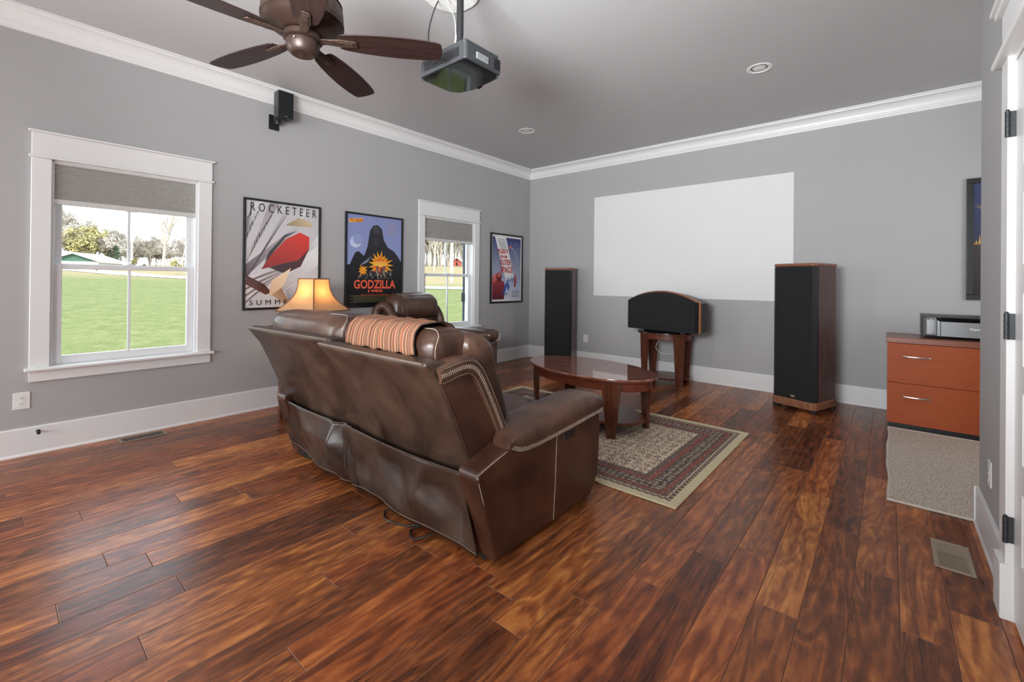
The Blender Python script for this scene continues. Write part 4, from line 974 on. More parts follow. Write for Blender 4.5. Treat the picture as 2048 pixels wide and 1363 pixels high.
rp('lumbar_cushion', MB().pillow(-0.335, 0.335, -0.37, -0.175, 0.42, 0.775, 0.07, (0, 0.03, 0), 0.008, 6, 9, lambda p, u: (p.x, p.y-(p.z-0.42)*0.30, p.z)), 'leather', bk)
rp('headrest', MB().pillow(-0.385, 0.375, -0.50, -0.24, 0.775, 1.075, 0.105, (0.0, 0.02, 0.012), 0.009, 7, 11, lambda p, u: (p.x, p.y-(p.z-0.78)*0.12, p.z)), 'leather', bk)
for z in (0.785, 0.765): rp('stitching', MB().tube(smoothpath([(-0.33, -0.36, z), (-0.2, -0.262, z-0.004), (0, -0.245, z-0.008), (0.2, -0.262, z-0.004), (0.33, -0.36, z)], 6), 0.0025, 5), 'seam', bk)
rp('stitching', MB().tube(smoothpath([(0.245, -0.248, 0.79), (0.25, -0.246, 0.92), (0.25, -0.275, 1.01), (0.25, -0.33, 1.075), (0.25, -0.42, 1.08)], 6), 0.0025, 5), 'seam', bk)

# ------------------------------------------------------------------ oval tables
def oval(a, b, n=56): return [(a*math.cos(2*PI*i/n), b*math.sin(2*PI*i/n)) for i in range(n)]
def oval_table(name, label, loc, rz, a, b, hgt, legs, shelf_z, topmat, lw, group=None, aprt=0.075, reveal=0.0):
    t = thing(name, label, 'table', loc, rz, group)
    tp = MB().prism(oval(a, b), hgt-0.012, hgt, 'z', 0.004, 2)
    obj('tabletop', tp, topmat, t, ang=30)
    obj('top_rim', MB().prism(oval(a-0.006, b-0.006), hgt-0.026, hgt-0.0122, 'z', 0.003, 2), 'mahogany', t, ang=30)
    # apron ring
    A0, B0 = a-0.045, b-0.045; n = 56; vs = []; fs = []
    for (aa, bb, z) in ((A0, B0, hgt-0.026), (A0, B0, hgt-0.026-aprt), (A0-0.02, B0-0.02, hgt-0.026-aprt), (A0-0.02, B0-0.02, hgt-0.026)):
        vs += [(aa*math.cos(2*PI*i/n), bb*math.sin(2*PI*i/n), z) for i in range(n)]
    for k_ in range(4):
        for i in range(n): fs.append((k_*n+i, k_*n+(i+1) % n, ((k_+1) % 4)*n+(i+1) % n, ((k_+1) % 4)*n+i))
    obj('apron', MB().add(vs, fs), 'mahogany', t)
    obj('shelf', MB().prism(oval(a*0.84, b*0.82), shelf_z-0.02, shelf_z, 'z', 0.004, 2), 'mahogany', t, ang=30)
    for ang in legs:
        ux, uy = A0*math.cos(ang), B0*math.sin(ang); nx, ny = math.cos(ang)/A0, math.sin(ang)/B0; L_ = math.hypot(nx, ny); nx /= L_; ny /= L_; tx, ty = -ny, nx
        th = 0.030; vs = []
        secs = [(hgt-0.027, lw, 0.004), (hgt-0.027-aprt, lw*0.93, 0.003), (hgt*0.5, lw*0.74, 0.0), (0.0, lw*0.44, -0.004)]
        for (z, w_, off) in secs:
            sag = w_*w_/8/max(0.15, (A0+B0)/2)
            for (s_, d_) in ((-0.5, off-sag), (0, off), (0.5, off-sag), (0.5, off-sag-th), (0, off-th), (-0.5, off-sag-th)):
                vs.append((ux+tx*w_*s_+nx*(d_+0.012), uy+ty*w_*s_+ny*(d_+0.012), z))
        fs = []
        for k_ in range(len(secs)-1):
            for i in range(6): fs.append((k_*6+i, k_*6+(i+1) % 6, (k_+1)*6+(i+1) % 6, (k_+1)*6+i))
        fs += [(5, 4, 3, 2, 1, 0), tuple((len(secs)-1)*6+i for i in range(6))]
        obj('leg', MB().add(vs, fs), 'mahogany_leg', t, ang=25)
    return t
RUGZ = 0.011
k = NT('table_glass_top'); v = k.coord('Object', (2.2, 3.0, 2)); n = k.noise(v, 4.0, 7, 0.66, 1.2)
k.base(k.ramp(n, [(0.3, lin((92, 48, 36))), (0.52, lin((128, 76, 60))), (0.75, lin((160, 112, 94)))])); k.set(Roughness=0.05, Specular_IOR_Level=0.7, Coat_Weight=0.6, Coat_Roughness=0.02); M['table_glass'] = k.m
oval_table('coffee_table', 'oval mahogany coffee table with glassy top on the patterned rug', (2.496, -2.317, RUGZ), R(-10.7), 0.655, 0.383, 0.472, [math.atan2(sy*0.235/0.338, sx*0.44/0.61) for sx in (-1, 1) for sy in (-1, 1)], 0.115, 'table_glass', 0.155, 'matching oval mahogany tables')
oval_table('side_table', 'small oval mahogany table holding the wide arched speaker', (2.43, -0.36, 0), R(4), 0.345, 0.272, 0.636, [math.atan2(sy*0.17/0.227, sx*0.23/0.30) for sx in (-1, 1) for sy in (-1, 1)], 0.10, 'black_glass', 0.15, 'matching oval mahogany tables', 0.06)
oval_table('side_table', 'small oval mahogany table with the lit lamp, behind the sofa', (0.50, -3.86, 0), R(30), 0.33, 0.26, 0.60, [math.atan2(sy*0.17/0.215, sx*0.22/0.285) for sx in (-1, 1) for sy in (-1, 1)], 0.10, 'mahogany', 0.13, 'matching oval mahogany tables', 0.06)

# lamp
lp = thing('table_lamp', 'lit lamp with flared amber square shade behind the sofa', 'lamp', (0.48, -3.838, 0.60))
obj('base', MB().lathe([(0.085, 0), (0.085, 0.015), (0.05, 0.03), (0.03, 0.06), (0.055, 0.12), (0.062, 0.18), (0.04, 0.25), (0.018, 0.30), (0.014, 0.36), (0.012, 0.40)], n=28), 'bronze', lp)
a0 = math.atan2(-1.948, 4.051)
def shade_pt(j, v):
    r = (0.315*(1-v)+0.128*v)-0.075*math.sin(PI*v)*(1-v*0.35); z = 0.345+0.292*v
    q = a0+j*PI/2; return Vector((r*math.cos(q), r*math.sin(q), z))
nv = 14
mb = MB()
for j in range(4):
    mb.grid(lambda u, v, j=j: tuple(shade_pt(j, v).lerp(shade_pt(j+1, v), u)), 6, nv)
shd = obj('lamp_shade', mb, 'lampshade', lp, ang=20)
ribs = MB()
for j in range(4): ribs.tube([shade_pt(j, i/nv) for i in range(nv+1)], 0.0055, 6)
for v in (0, 1): ribs.tube([shade_pt(j, v) for j in range(4)], 0.005, 6, closed=True)
obj('shade_ribs', ribs, 'shade_rib', shd)
blb = NT('bulb_glow'); blb.set(Emission_Color=(1.0, 0.66, 0.32, 1), Emission_Strength=6.0)
obj('bulb', MB().lathe([(0.012, 0.40), (0.02, 0.42), (0.03, 0.455), (0.028, 0.48), (0.0, 0.497)], n=20), blb.m, lp)
ll = add_light('lamp_bulb_light', 'POINT', (0.48, -3.838, 1.10), (0.48, -3.838, 0), 1.9, (1.0, 0.62, 0.30), shadow_soft_size=0.03)

# ------------------------------------------------------------------ rugs
rg = obj('area_rug', MB().box(-HX, HX, -HY, HY, 0, 0.010), 'rug', loc=(2.457, -2.543, 0), rz=R(-0.4), smooth=False)
tag(rg, 'patterned cream, red and black area rug under the coffee table', 'rug')
e_ = MB()
for (xa, xb, ya, yb) in ((-HX-.006, HX+.006, -HY-.006, -HY+.004), (-HX-.006, HX+.006, HY-.004, HY+.006), (-HX-.006, -HX+.004, -HY, HY), (HX-.004, HX+.006, -HY, HY)): e_.rbox(xa, xb, ya, yb, 0, 0.0115, 0.004, 2)
obj('rug_binding', e_, 'rug_edge', rg)
cm = thing('carpet_mat', 'beige woven carpet mat on the floor before the file cabinet', 'mat', (5.2, -1.59, 0))
def cmf(u, v):
    x = -0.665+1.33*u; y = -0.85+1.70*v
    if u < 0.001: x += 0.005*math.sin(v*9)-0.002*math.sin(v*21)
    return (x, y, 0.011)
obj('pile', MB().grid(cmf, 10, 40).box(-0.655, 0.665, -0.85, 0.85, 0.0, 0.0105), 'berber', cm, smooth=False)
ed = [Vector((cmf(0, i/40)[0], cmf(0, i/40)[1], 0.0075)) for i in range(41)]
obj('binding', MB().tube(ed, 0.0075, 8).tube([(-0.665, -0.85, 0.0075), (0.665, -0.85, 0.0075)], 0.0075, 8).tube([(-0.665, 0.85, 0.0075), (0.665, 0.85, 0.0075)], 0.0075, 8), 'binding', cm)

# ------------------------------------------------------------------ loudspeakers
def tower(loc, rz, label, badge):
    t = thing('tower_speaker', label, 'speaker', loc, rz, group='matching black tower speakers')
    w, d, h = 0.200, 0.385, 1.436
    ch = 0.035
    obj('cabinet', MB().prism([(-w, 0.03), (w, 0.03), (w, d-0.02), (w-0.02, d), (-w+0.02, d), (-w, d-0.02)], 0.105, h-0.030, 'z'), 'rosewood', t, smooth=False)
    obj('grille', MB().prism([(-w+0.004, 0.036), (-w+0.004, 0.02), (-w+0.004+ch*0.7, -0.008), (w-0.004-ch*0.7, -0.008), (w-0.004, 0.02), (w-0.004, 0.036)], 0.112, h-0.036, 'z', 0.003, 2), 'cloth_black', t)
    obj('grille_side_bevel', MB().prism([(w-0.0275, -0.0085), (w-0.0005, 0.0205), (w-0.0005, 0.052), (w+0.0015, 0.052), (w+0.0015, 0.0195), (w-0.0265, -0.010)], 0.112, h-0.036, 'z'), 'black_plastic', t, smooth=False)
    obj('grille_side_bevel', MB().prism([(-w+0.0275, -0.0085), (-w+0.0005, 0.0205), (-w+0.0005, 0.052), (-w-0.0015, 0.052), (-w-0.0015, 0.0195), (-w+0.0265, -0.010)], 0.112, h-0.036, 'z'), 'black_plastic', t, smooth=False)
    def octo(m): return [(-w-m+0.03, -0.012-m), (w+m-0.03, -0.012-m), (w+m, 0.02-m), (w+m, d+m), (-w-m, d+m), (-w-m, 0.02-m)]
    obj('top_cap', MB().prism(octo(0.004), h-0.030, h, 'z', 0.011, 3), 'walnut_trim', t)
    obj('plinth', MB().prism(octo(0.006), 0.032, 0.108, 'z', 0.009, 3), 'walnut_trim', t)
    for fx in (-w+0.03, w-0.03):
        for fy in (0.03, d-0.03): obj('foot', MB().rbox(fx-0.03, fx+0.03, fy-0.03, fy+0.03, 0.0, 0.034, 0.006, 2), 'black_plastic', t)
    if badge: obj('badge', MB().rbox(-0.018, 0.018, -0.0105, -0.007, 0.128, 0.146, 0.001, 1), 'gold', t, label='small gold badge')
    return t
tower((3.822, -0.662, 0), R(-20.2), 'tall black tower speaker nearest the file cabinet, showing its side', True)
tower((0.885, -0.455, 0), R(20), 'tall black tower speaker in the far left corner', False)
# centre speaker with arched top
cs = thing('center_speaker', 'wide black arched speaker with wood trim on the small table', 'speaker', (2.455, -0.63, 0.636), R(-9.5))
def arch(hw, hs, ht, n=20):
    r = (hw*hw+(ht-hs)**2)/(2*(ht-hs)); cz = ht-r; a = math.asin(hw/r)
    return [(-hw, 0.0)]+[(hw, 0.0)]+[(r*math.sin(a-2*a*i/n), cz+r*math.cos(a-2*a*i/n)) for i in range(n+1)]
zb = 0.030
def up(pl, dz): return [(x, z+dz) for x, z in pl]
obj('grille', MB().prism(up(arch(0.44, 0.345, 0.455), zb), 0.0, 0.10, 'y', 0.006, 2), 'cloth_black', cs, ang=30)
obj('grille_face', MB().prism(up(arch(0.385, 0.285, 0.36), zb+0.038), -0.008, 0.004, 'y', 0.005, 2), 'cloth_black', cs, ang=30)
obj('wood_trim', MB().prism(up(arch(0.447, 0.352, 0.466), zb-0.004), 0.10, 0.135, 'y', 0.004, 2), 'orange_wood', cs, ang=30)
obj('trim_rim', MB().tube([Vector((x, 0.05, z+zb+0.004)) for x, z in arch(0.441, 0.347, 0.459)[2:]], 0.011, 8), 'walnut_trim', cs)
obj('cabinet', MB().prism(up(arch(0.44, 0.335, 0.445), zb), 0.135, 0.30, 'y', 0.006, 2), 'black_plastic', cs, ang=30)
obj('base_riser', MB().rbox(-0.24, 0.24, 0.05, 0.27, 0.0, zb+0.002, 0.006, 2), 'gloss_black', cs)
# wire under the side table
o = obj('speaker_wire', MB().tube(smoothpath([(2.36, -0.30, 0.55), (2.33, -0.34, 0.50), (2.31, -0.36, 0.42), (2.36, -0.34, 0.36), (2.43, -0.30, 0.345), (2.50, -0.24, 0.36), (2.55, -0.20, 0.40)], 8), 0.003, 6), 'plate')
tag(o, 'thin white wire looping below the arched speaker table', 'wire')

# wall speaker on bracket
ws = thing('wall_speaker', 'small black speaker on a bracket below the crown moulding', 'speaker', (0, -4.02, 2.735), PI/2)
obj('wall_plate', MB().rbox(-0.045, 0.047, -0.014, 0, -0.07, 0.072, 0.004, 2), 'black_plastic', ws)
obj('bracket_arm', MB().rbox(-0.016, 0.016, -0.10, -0.01, -0.028, 0.0, 0.008, 2).lathe([(0.024, -0.035), (0.027, -0.02), (0.027, 0.0), (0.02, 0.006)], (0.0, -0.10, 0), 18).rbox(-0.03, 0.06, -0.165, -0.075, -0.005, 0.010, 0.004, 2), 'black_plastic', ws)
obj('cabinet', MB().rbox(-0.038, 0.102, -0.196, -0.098, 0.010, 0.258, 0.006, 2), 'gunmetal', ws)
obj('grille', MB().rbox(-0.036, 0.100, -0.206, -0.196, 0.012, 0.256, 0.004, 2), 'cloth_black', ws)
obj('badge', MB().rbox(0.022, 0.042, -0.2075, -0.2055, 0.022, 0.028, 0.0005, 1), 'chrome', ws, label='tiny silver badge')

# ------------------------------------------------------------------ file cabinet and printer
fc = thing('file_cabinet', 'reddish wood two-drawer file cabinet holding the printer', 'cabinet', (4.523, -0.712, 0))
cw, cd_ = 0.915, 0.50
obj('body', MB().box(0.004, cw-0.004, 0.02, cd_, 0.045, 0.736).box(0.010, cw-0.01, 0.06, cd_, 0.0, 0.046), 'cabinet_wood', fc, smooth=False)
obj('toe_kick', MB().box(0.008, cw-0.008, 0.030, 0.061, 0.0, 0.045), 'black_plastic', fc, smooth=False)
obj('top_panel', MB().rbox(-0.005, cw+0.005, -0.008, cd_, 0.737, 0.783, 0.003, 1), 'cabinet_top', fc)
for z0, z1 in ((0.048, 0.3925), (0.3965, 0.734)):
    d_ = obj('drawer', MB().rbox(0.003, cw-0.003, -0.001, 0.020, z0, z1, 0.0015, 1), 'cabinet_wood', fc)
    zh = z1-0.108
    xc = 0.193
    pth = [(xc-0.085, -0.002, zh), (xc-0.083, -0.016, zh)]+[(xc-0.075+0.15*i/8, -0.020-0.010*math.sin(PI*i/8), zh) for i in range(9)]+[(xc+0.083, -0.016, zh), (xc+0.085, -0.002, zh)]
    mbh = MB()
    for q in pth: pass
    mbh.tube(pth, 0.0065, 8)
    obj('handle', mbh, 'chrome', d_, label='curved silver handle')
pr = thing('photo_printer', 'grey and black photo printer on top of the file cabinet', 'printer', (4.753, -0.585, 0.783))
obj('body', MB().rbox(0.0, 0.68, 0.015, 0.36, 0.012, 0.185, 0.012, 3), 'gunmetal', pr)
obj('base', MB().rbox(0.008, 0.672, 0.012, 0.35, 0.0, 0.022, 0.004, 2), 'gloss_black', pr)
obj('side_tower', MB().rbox(0.020, 0.094, -0.004, 0.05, 0.022, 0.182, 0.016, 4), 'silver', pr)
obj('front_panel', MB().rbox(0.118, 0.565, 0.002, 0.03, 0.022, 0.148, 0.003, 2), 'silver', pr)
obj('front_fillet', MB().rbox(0.095, 0.1165, 0.004, 0.03, 0.022, 0.18, 0.003, 2), 'silver', pr)
obj('lid_band', MB().prism([(0.088, 0.178), (0.094, 0.160), (0.108, 0.149), (0.125, 0.146), (0.60, 0.146), (0.60, 0.178)], -0.002, 0.03, 'y', 0.002, 1), 'gloss_black', pr)
obj('lid', MB().rbox(0.0, 0.68, 0.004, 0.36, 0.178, 0.194, 0.005, 2), 'gunmetal', pr)
obj('power_button', MB().lathe([(0.005, 0), (0.005, 0.002)], n=12), 'black_plastic', pr, loc=(0.07, -0.004, 0.04), rot=(PI/2, 0, 0))
bd = obj('badge', MB().rbox(0.034, 0.076, -0.0065, -0.003, 0.158, 0.170, 0.001, 1), 'gloss_black', pr)
obj('badge_line', MB().box(0.040, 0.070, -0.0072, -0.0066, 0.1625, 0.1655), 'white_print', bd, smooth=False)
lettering('Canon', pr, 0.290, 0.372, 0.085, 0.104, 0.0012, 'white_print', bold=0.012)

# ------------------------------------------------------------------ ceiling fan
FX, FY, FZ = 2.366, -4.812, 2.395
fan = thing('ceiling_fan', 'bronze ceiling fan with five dark wood blades', 'fan', (FX, FY, FZ))
obj('downrod', MB().lathe([(0.013, 0.20), (0.013, 0.60)], n=16), 'bronze', fan)
obj('canopy', MB().lathe([(0.02, 0.56), (0.05, 0.58), (0.07, 0.63), (0.07, H-FZ)], n=32), 'bronze', fan)
obj('motor_housing', MB().lathe([(0.085, 0.018), (0.105, 0.024), (0.150, 0.044), (0.172, 0.062), (0.180, 0.072), (0.186, 0.074), (0.186, 0.088), (0.181, 0.090)], n=56), 'bronze', fan)
obj('hammered_band', MB().lathe([(0.181, 0.089), (0.184, 0.10), (0.180, 0.150), (0.172, 0.170)], n=56), 'hammered', fan)
obj('motor_cap', MB().lathe([(0.174, 0.168), (0.178, 0.174), (0.172, 0.182), (0.12, 0.205), (0.05, 0.222), (0.02, 0.225)], n=48), 'bronze', fan)
obj('flywheel', MB().lathe([(0.05, 0.016), (0.086, 0.014), (0.088, -0.010), (0.082, -0.014), (0.05, -0.016)], n=40), 'bronze', fan)
obj('switch_cup', MB().lathe([(0.072, -0.016), (0.076, -0.022), (0.075, -0.040), (0.067, -0.066), (0.054, -0.078), (0.048, -0.081), (0.044, -0.079), (0.012, -0.082), (0.006, -0.086), (0.0, -0.087)], n=40), 'bronze', fan)
obj('screw', MB().lathe([(0.005, 0), (0.004, 0.003), (0, 0.004)], n=10), 'chrome', fan, loc=(0.0815*math.cos(-0.9), 0.0815*math.sin(-0.9), -0.034), rot=(PI/2, 0, -0.9+PI/2))
def blade_outline():
    L0, L1 = 0.165, 0.66
    top = [(L0, 0.044), (L0+0.02, 0.055), (0.26, 0.067), (0.36, 0.075), (0.46, 0.078), (0.56, 0.074), (0.63, 0.066), (L1-0.004, 0.056), (L1, 0.047)]
    return [(x, -y) for x, y in top]+[(L1+0.004, -0.02), (L1+0.005, 0.0), (L1+0.004, 0.02)]+[(x, y) for x, y in top[::-1]]
bmesh_blade = MB().prism(blade_outline(), -0.003, 0.003, 'z', 0.0015, 1).mesh('blade', 'blade', True, 30)
iron = MB().prism([(0.075, -0.018), (0.13, -0.020), (0.17, -0.026), (0.245, -0.021), (0.252, -0.014), (0.252, 0.014), (0.245, 0.021), (0.17, 0.026), (0.13, 0.020), (0.075, 0.018)], -0.011, -0.0035, 'z', 0.003, 2)
iron.prism([(0.15, -0.017), (0.235, -0.013), (0.235, 0.013), (0.15, 0.017)], -0.014, -0.010, 'z', 0.003, 2)
iron = iron.mesh('blade_iron', 'hammered', True, 30)
for k_ in range(5):
    a = 0.878+k_*2*PI/5
    b = obj('blade', bmesh_blade, None, fan, rot=(R(-10), 0, a))
    obj('blade_iron', iron, None, b)

# ------------------------------------------------------------------ projector on its pole
pj = thing('video_projector', 'dark grey video projector hanging upside down from a ceiling pole', 'projector', (2.645, -4.045, 2.40))
hx, hy = 0.198, 0.143
out = [(-hx, -hy+0.03), (-hx+0.03, -hy), (hx-0.012, -hy), (hx, -hy+0.012), (hx+0.012, hy-0.05), (hx-0.05, hy-0.005), (0.05, hy+0.02), (-0.10, hy+0.012), (-hx+0.02, hy-0.03)]
out = [(-hx, -hy+0.03), (-hx+0.03, -hy), (hx-0.012, -hy), (hx, -hy+0.012), (hx+0.005, hy-0.02), (hx-0.06, hy+0.012), (-hx+0.14, hy+0.03), (-hx+0.04, hy+0.008), (-hx, hy-0.05)]
obj('body', MB().prism(out, 0.0, 0.085, 'z', 0.006, 2), 'gunmetal', pj, ang=30)
obj('under_cover', MB().prism([(x*0.93, y*0.93) for x, y in out], -0.004, 0.002, 'z', 0.003, 1), 'gloss_black', pj, ang=30)
obj('top_deck', MB().prism([(x*0.96, y*0.96) for x, y in out], 0.084, 0.108, 'z', 0.008, 2), 'gunmetal', pj, ang=30)
obj('rear_panel', MB().box(-hx+0.06, hx-0.05, -hy-0.002, -hy+0.004, 0.022, 0.072), 'black_plastic', pj, smooth=False)
for xa, xb, za, zc in ((hx-0.085, hx-0.078, 0.032, 0.064), (hx-0.072, hx-0.065, 0.032, 0.064), (0.0, 0.03, 0.04, 0.055), (-0.06, -0.02, 0.04, 0.06)): obj('rear_socket', MB().box(xa, xb, -hy-0.004, -hy, za, zc), 'hinge', pj, smooth=False)
lb = obj('rating_label', MB().box(hx-0.002, hx+0.0045, -0.065, 0.022, 0.022, 0.056), 'rail_grey', pj, smooth=False, label='white printed rating label')
lb.location.x = 0.004
obj('label_print', MB().box(0, 0.0006, -0.06, -0.015, 0.046, 0.050).box(0, 0.0006, -0.06, -0.022, 0.038, 0.041).box(0, 0.0006, -0.06, -0.018, 0.030, 0.033).box(0, 0.0006, -0.006, 0.004, 0.028, 0.050).box(0, 0.0006, 0.008, 0.018, 0.028, 0.048), 'ink_grey', lb, loc=(hx+0.0046, 0, 0), smooth=False)
for i in range(7): obj('vent_slat', MB().box(hx-0.004, hx+0.0085, hy-0.072, hy-0.022, 0.018+i*0.0085, 0.022+i*0.0085), 'black_plastic', pj, smooth=False)
obj('lens_ring', MB().lathe([(0.045, 0), (0.045, 0.02), (0.036, 0.024), (0.034, 0.006), (0.0, 0.004)], n=28), 'gloss_black', pj, loc=(-0.02, hy+0.018, 0.045), rot=(-PI/2, 0, 0))
obj('leveling_foot', MB().lathe([(0.004, -0.022), (0.005, -0.012), (0.004, 0.0)], n=10), 'black_plastic', pj, loc=(hx-0.012, hy-0.03, 0))
mt = obj('ceiling_mount', MB().rbox(-0.05, 0.05, -0.05, 0.05, 0.106, 0.122, 0.004, 2).rbox(-0.026, 0.026, -0.024, 0.024, 0.118, 0.160, 0.006, 2), 'black_plastic', pj)
obj('pole', MB().lathe([(0.019, 0.15), (0.019, 0.24), (0.0205, 0.243), (0.0205, H-2.40)], n=20), 'black_plastic', pj)
obj('ceiling_plate', MB().lathe([(0.02, H-2.40-0.03), (0.06, H-2.40-0.014), (0.065, H-2.40)], n=24), 'black_plastic', pj)
o = obj('projector_cable', MB().tube(smoothpath([(2.30, -3.92, 3.04), (2.34, -3.99, 2.92), (2.41, -4.08, 2.75), (2.47, -4.13, 2.62), (2.52, -4.15, 2.54), (2.54, -4.14, 2.505)], 8), 0.0045, 6), 'black_plastic')
tag(o, 'black cable running from the ceiling patch down to the projector', 'cable')
for i, q in enumerate(((0.0, 'thin white cable curving from the ceiling patch beside the pole'), (0.05, 'second thin white cable looping down nearest the projector pole'))):
    d_ = q[0]
    o = obj('projector_cable', MB().tube(smoothpath([(2.37+d_, -3.90, 3.04), (2.42+d_, -3.95, 2.95), (2.52+d_*1.2, -4.00, 2.85), (2.60+d_*0.5, -4.045, 2.74), (2.622+d_*0.1, -4.06, 2.62), (2.60, -4.07, 2.52)], 8), 0.0022, 5), 'plate')
    tag(o, q[1], 'cable')

# ------------------------------------------------------------------ outdoors
def lerp_t(T, s):
    for (a, va), (b, vb) in zip(T, T[1:]):
        if s <= b: return va+(vb-va)*(s-a)/(b-a)
    return T[-1][1]
TA = [(0, -0.45), (10, -0.45), (20, 0.15), (31, 0.72), (43, 1.22), (49, 1.45), (57, 1.92), (85, 2.40), (160, 4.0), (300, 8)]
TB = [(0, -0.45), (10, -0.45), (20, 0.15), (31, 0.72), (40, 1.05), (64, 2.55), (84, 3.85), (160, 6.5), (300, 12)]
def ground(x, y):
    s = math.hypot(x-4.53, y+5.79); q = (y+5.79)/max(1.0, 4.53-x)
    w = min(1, max(0, (q-0.35)/0.35)); return lerp_t(TA, s)*(1-w)+lerp_t(TB, s)*w
def gp(i, j, ni, nj):
    r = 4.7*(300/4.7)**(i/ni); a = R(100)+R(115)*j/nj
    x = 4.53+r*math.cos(a); y = -5.79+r*math.sin(a); return (x, y, ground(x, y))
mb = MB(); ni, nj = 60, 60
vs = [gp(i, j, ni, nj) for i in range(ni+1) for j in range(nj+1)]
vs = [(min(x, -0.17), y, z) for x, y, z in vs]
mb.add(vs, [(i*(nj+1)+j, i*(nj+1)+j+1, (i+1)*(nj+1)+j+1, (i+1)*(nj+1)+j) for i in range(ni) for j in range(nj)])
obj('lawn', mb, 'grass', kind='structure', ang=180)
def dirpt(px, s):
    # horizontal direction of a picture column; s metres from the viewpoint
    u = (px-1024)/888.4; fw = (-0.6466, 0.7628); rt = (0.7628, 0.6466); d = (fw[0]+u*rt[0], fw[1]+u*rt[1]); L_ = math.hypot(*d); x = 4.53+d[0]/L_*s; y = -5.79+d[1]/L_*s
    return x, y, ground(x, y)
# gravel lane crossing the view
lane = [dirpt(40, 58), dirpt(150, 56), dirpt(230, 51.5), dirpt(300, 47), dirpt(400, 42.5), dirpt(600, 36), dirpt(800, 32), dirpt(900, 31), dirpt(1000, 31), dirpt(1150, 33)]
lp_ = smoothpath([Vector(p) for p in lane], 6); vs = []; 
for i, p in enumerate(lp_):
    a = lp_[max(0, i-1)]; b = lp_[min(len(lp_)-1, i+1)]; t_ = (b-a); nn = Vector((-t_.y, t_.x, 0)).normalized()*1.5
    for s_ in (-1, 1): q = p+nn*s_; vs.append((q.x, q.y, ground(q.x, q.y)+0.035))
obj('gravel_lane', MB().add(vs, [(2*i, 2*i+1, 2*i+3, 2*i+2) for i in range(len(lp_)-1)]), 'gravel', kind='structure')

def tree_mesh(seed, h, spread, levels, mat, trunk=0.02, twigs=0, leaf=None, nleaf=0, lsize=0.25):
    rnd = random.Random(seed); mb = MB(); tips = []
    def br(p, d, L_, r, lv):
        n = 3; pts = [p]; q = p.copy(); dd = d.copy()
        for i in range(n):
            dd = (dd+Vector((rnd.uniform(-1, 1), rnd.uniform(-1, 1), rnd.uniform(-0.4, 0.7)))*0.16).normalized(); q = q+dd*L_/n; pts.append(q.copy())
        mb.tube(pts, [r, r*0.86, r*0.72, r*0.55], 4 if lv < 2 else 3, cap=False)
        if lv >= levels: tips.append(q); return
        k_ = rnd.randint(3, 4) if lv else rnd.randint(5, 7)
        for i in range(k_):
            f_ = rnd.uniform(0.35, 1.0); base = pts[0].lerp(pts[-1], f_) if lv else pts[min(n, int(f_*n))].lerp(pts[min(n, int(f_*n)+1)] if int(f_*n) < n else pts[-1], 0.5)
            a = rnd.uniform(0, 2*PI); e = rnd.uniform(0.35, 0.95)*spread
            ax = dd.orthogonal().normalized(); ax = Matrix.Rotation(a, 3, dd) @ ax
            nd = (dd*math.cos(e)+ax*math.sin(e)); nd.z += 0.15; nd.normalize()
            br(base, nd, L_*rnd.uniform(0.5, 0.72), r*0.52, lv+1)
    br(Vector((0, 0, -0.15)), Vector((0, 0, 1)), h*0.52, h*trunk, 0)
    nb = len(mb.f)
    if leaf:
        for i in range(nleaf):
            t_ = rnd.choice(tips); c_ = t_+Vector((rnd.gauss(0, 0.5), rnd.gauss(0, 0.5), rnd.gauss(0, 0.4)))*h*0.06
            u = Vector((rnd.uniform(-1, 1), rnd.uniform(-1, 1), rnd.uniform(-1, 1))).normalized(); w = u.orthogonal()
            mb.add([c_, c_+u*lsize, c_+w*lsize], [(0, 1, 2)], 1)
    return mb, ([mat, leaf] if leaf else [mat])
protos = {}
for nm, args in {'bare0': (1, 8, 1.0, 4, 'bark', 0.014), 'bare1': (2, 8, 0.85, 4, 'bark', 0.013), 'bare2': (3, 8, 0.7, 4, 'bark_pale', 0.017)}.items():
    mb, ms = tree_mesh(*args); protos[nm] = mb.mesh(nm, ms, False)
mb, ms = tree_mesh(8, 7, 1.0, 3, 'bark', 0.016, 0, 'olive', 1500, 0.34); protos['olive0'] = mb.mesh('budding_tree', ms, False)
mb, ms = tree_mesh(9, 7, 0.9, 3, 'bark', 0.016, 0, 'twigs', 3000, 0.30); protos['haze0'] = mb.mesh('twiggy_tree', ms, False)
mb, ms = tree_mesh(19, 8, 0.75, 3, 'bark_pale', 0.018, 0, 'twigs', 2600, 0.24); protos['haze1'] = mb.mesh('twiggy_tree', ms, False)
def conifer(seed):
    rnd = random.Random(seed); mb = MB().tube([(0, 0, -0.1), (0, 0, 3.0)], [0.12, 0.03], 6)
    for i in range(900):
        z = rnd.uniform(0.2, 4.0); r = (4.1-z)*0.36*rnd.uniform(0.5, 1.0); a = rnd.uniform(0, 2*PI); c_ = Vector((r*math.cos(a), r*math.sin(a), z)); u = Vector((math.cos(a), math.sin(a), -0.5)).normalized()*0.28; w = Vector((-math.sin(a), math.cos(a), 0.1))*0.2
        mb.add([c_-u*0.3, c_+u, c_+w], [(0, 1, 2)], 1)
    return mb.mesh('cedar', ['bark', 'conifer'], False)
protos['cedar'] = conifer(4)
def plant(kind, px, s, hs, label, cat='tree', group=None, name=None, dz=0.0):
    x, y, z = dirpt(px, s)
    o = bpy.data.objects.new(name or {'b': 'bare_tree', 'o': 'budding_tree', 'h': 'twiggy_tree', 'c': 'cedar_tree'}[kind[0]], protos[kind]); COL.objects.link(o)
    o.location = (x, y, z+dz); o.rotation_euler = (0, 0, random.uniform(0, 6.28)); o.scale = (hs, hs, hs)
    tag(o, label, cat, group); return o
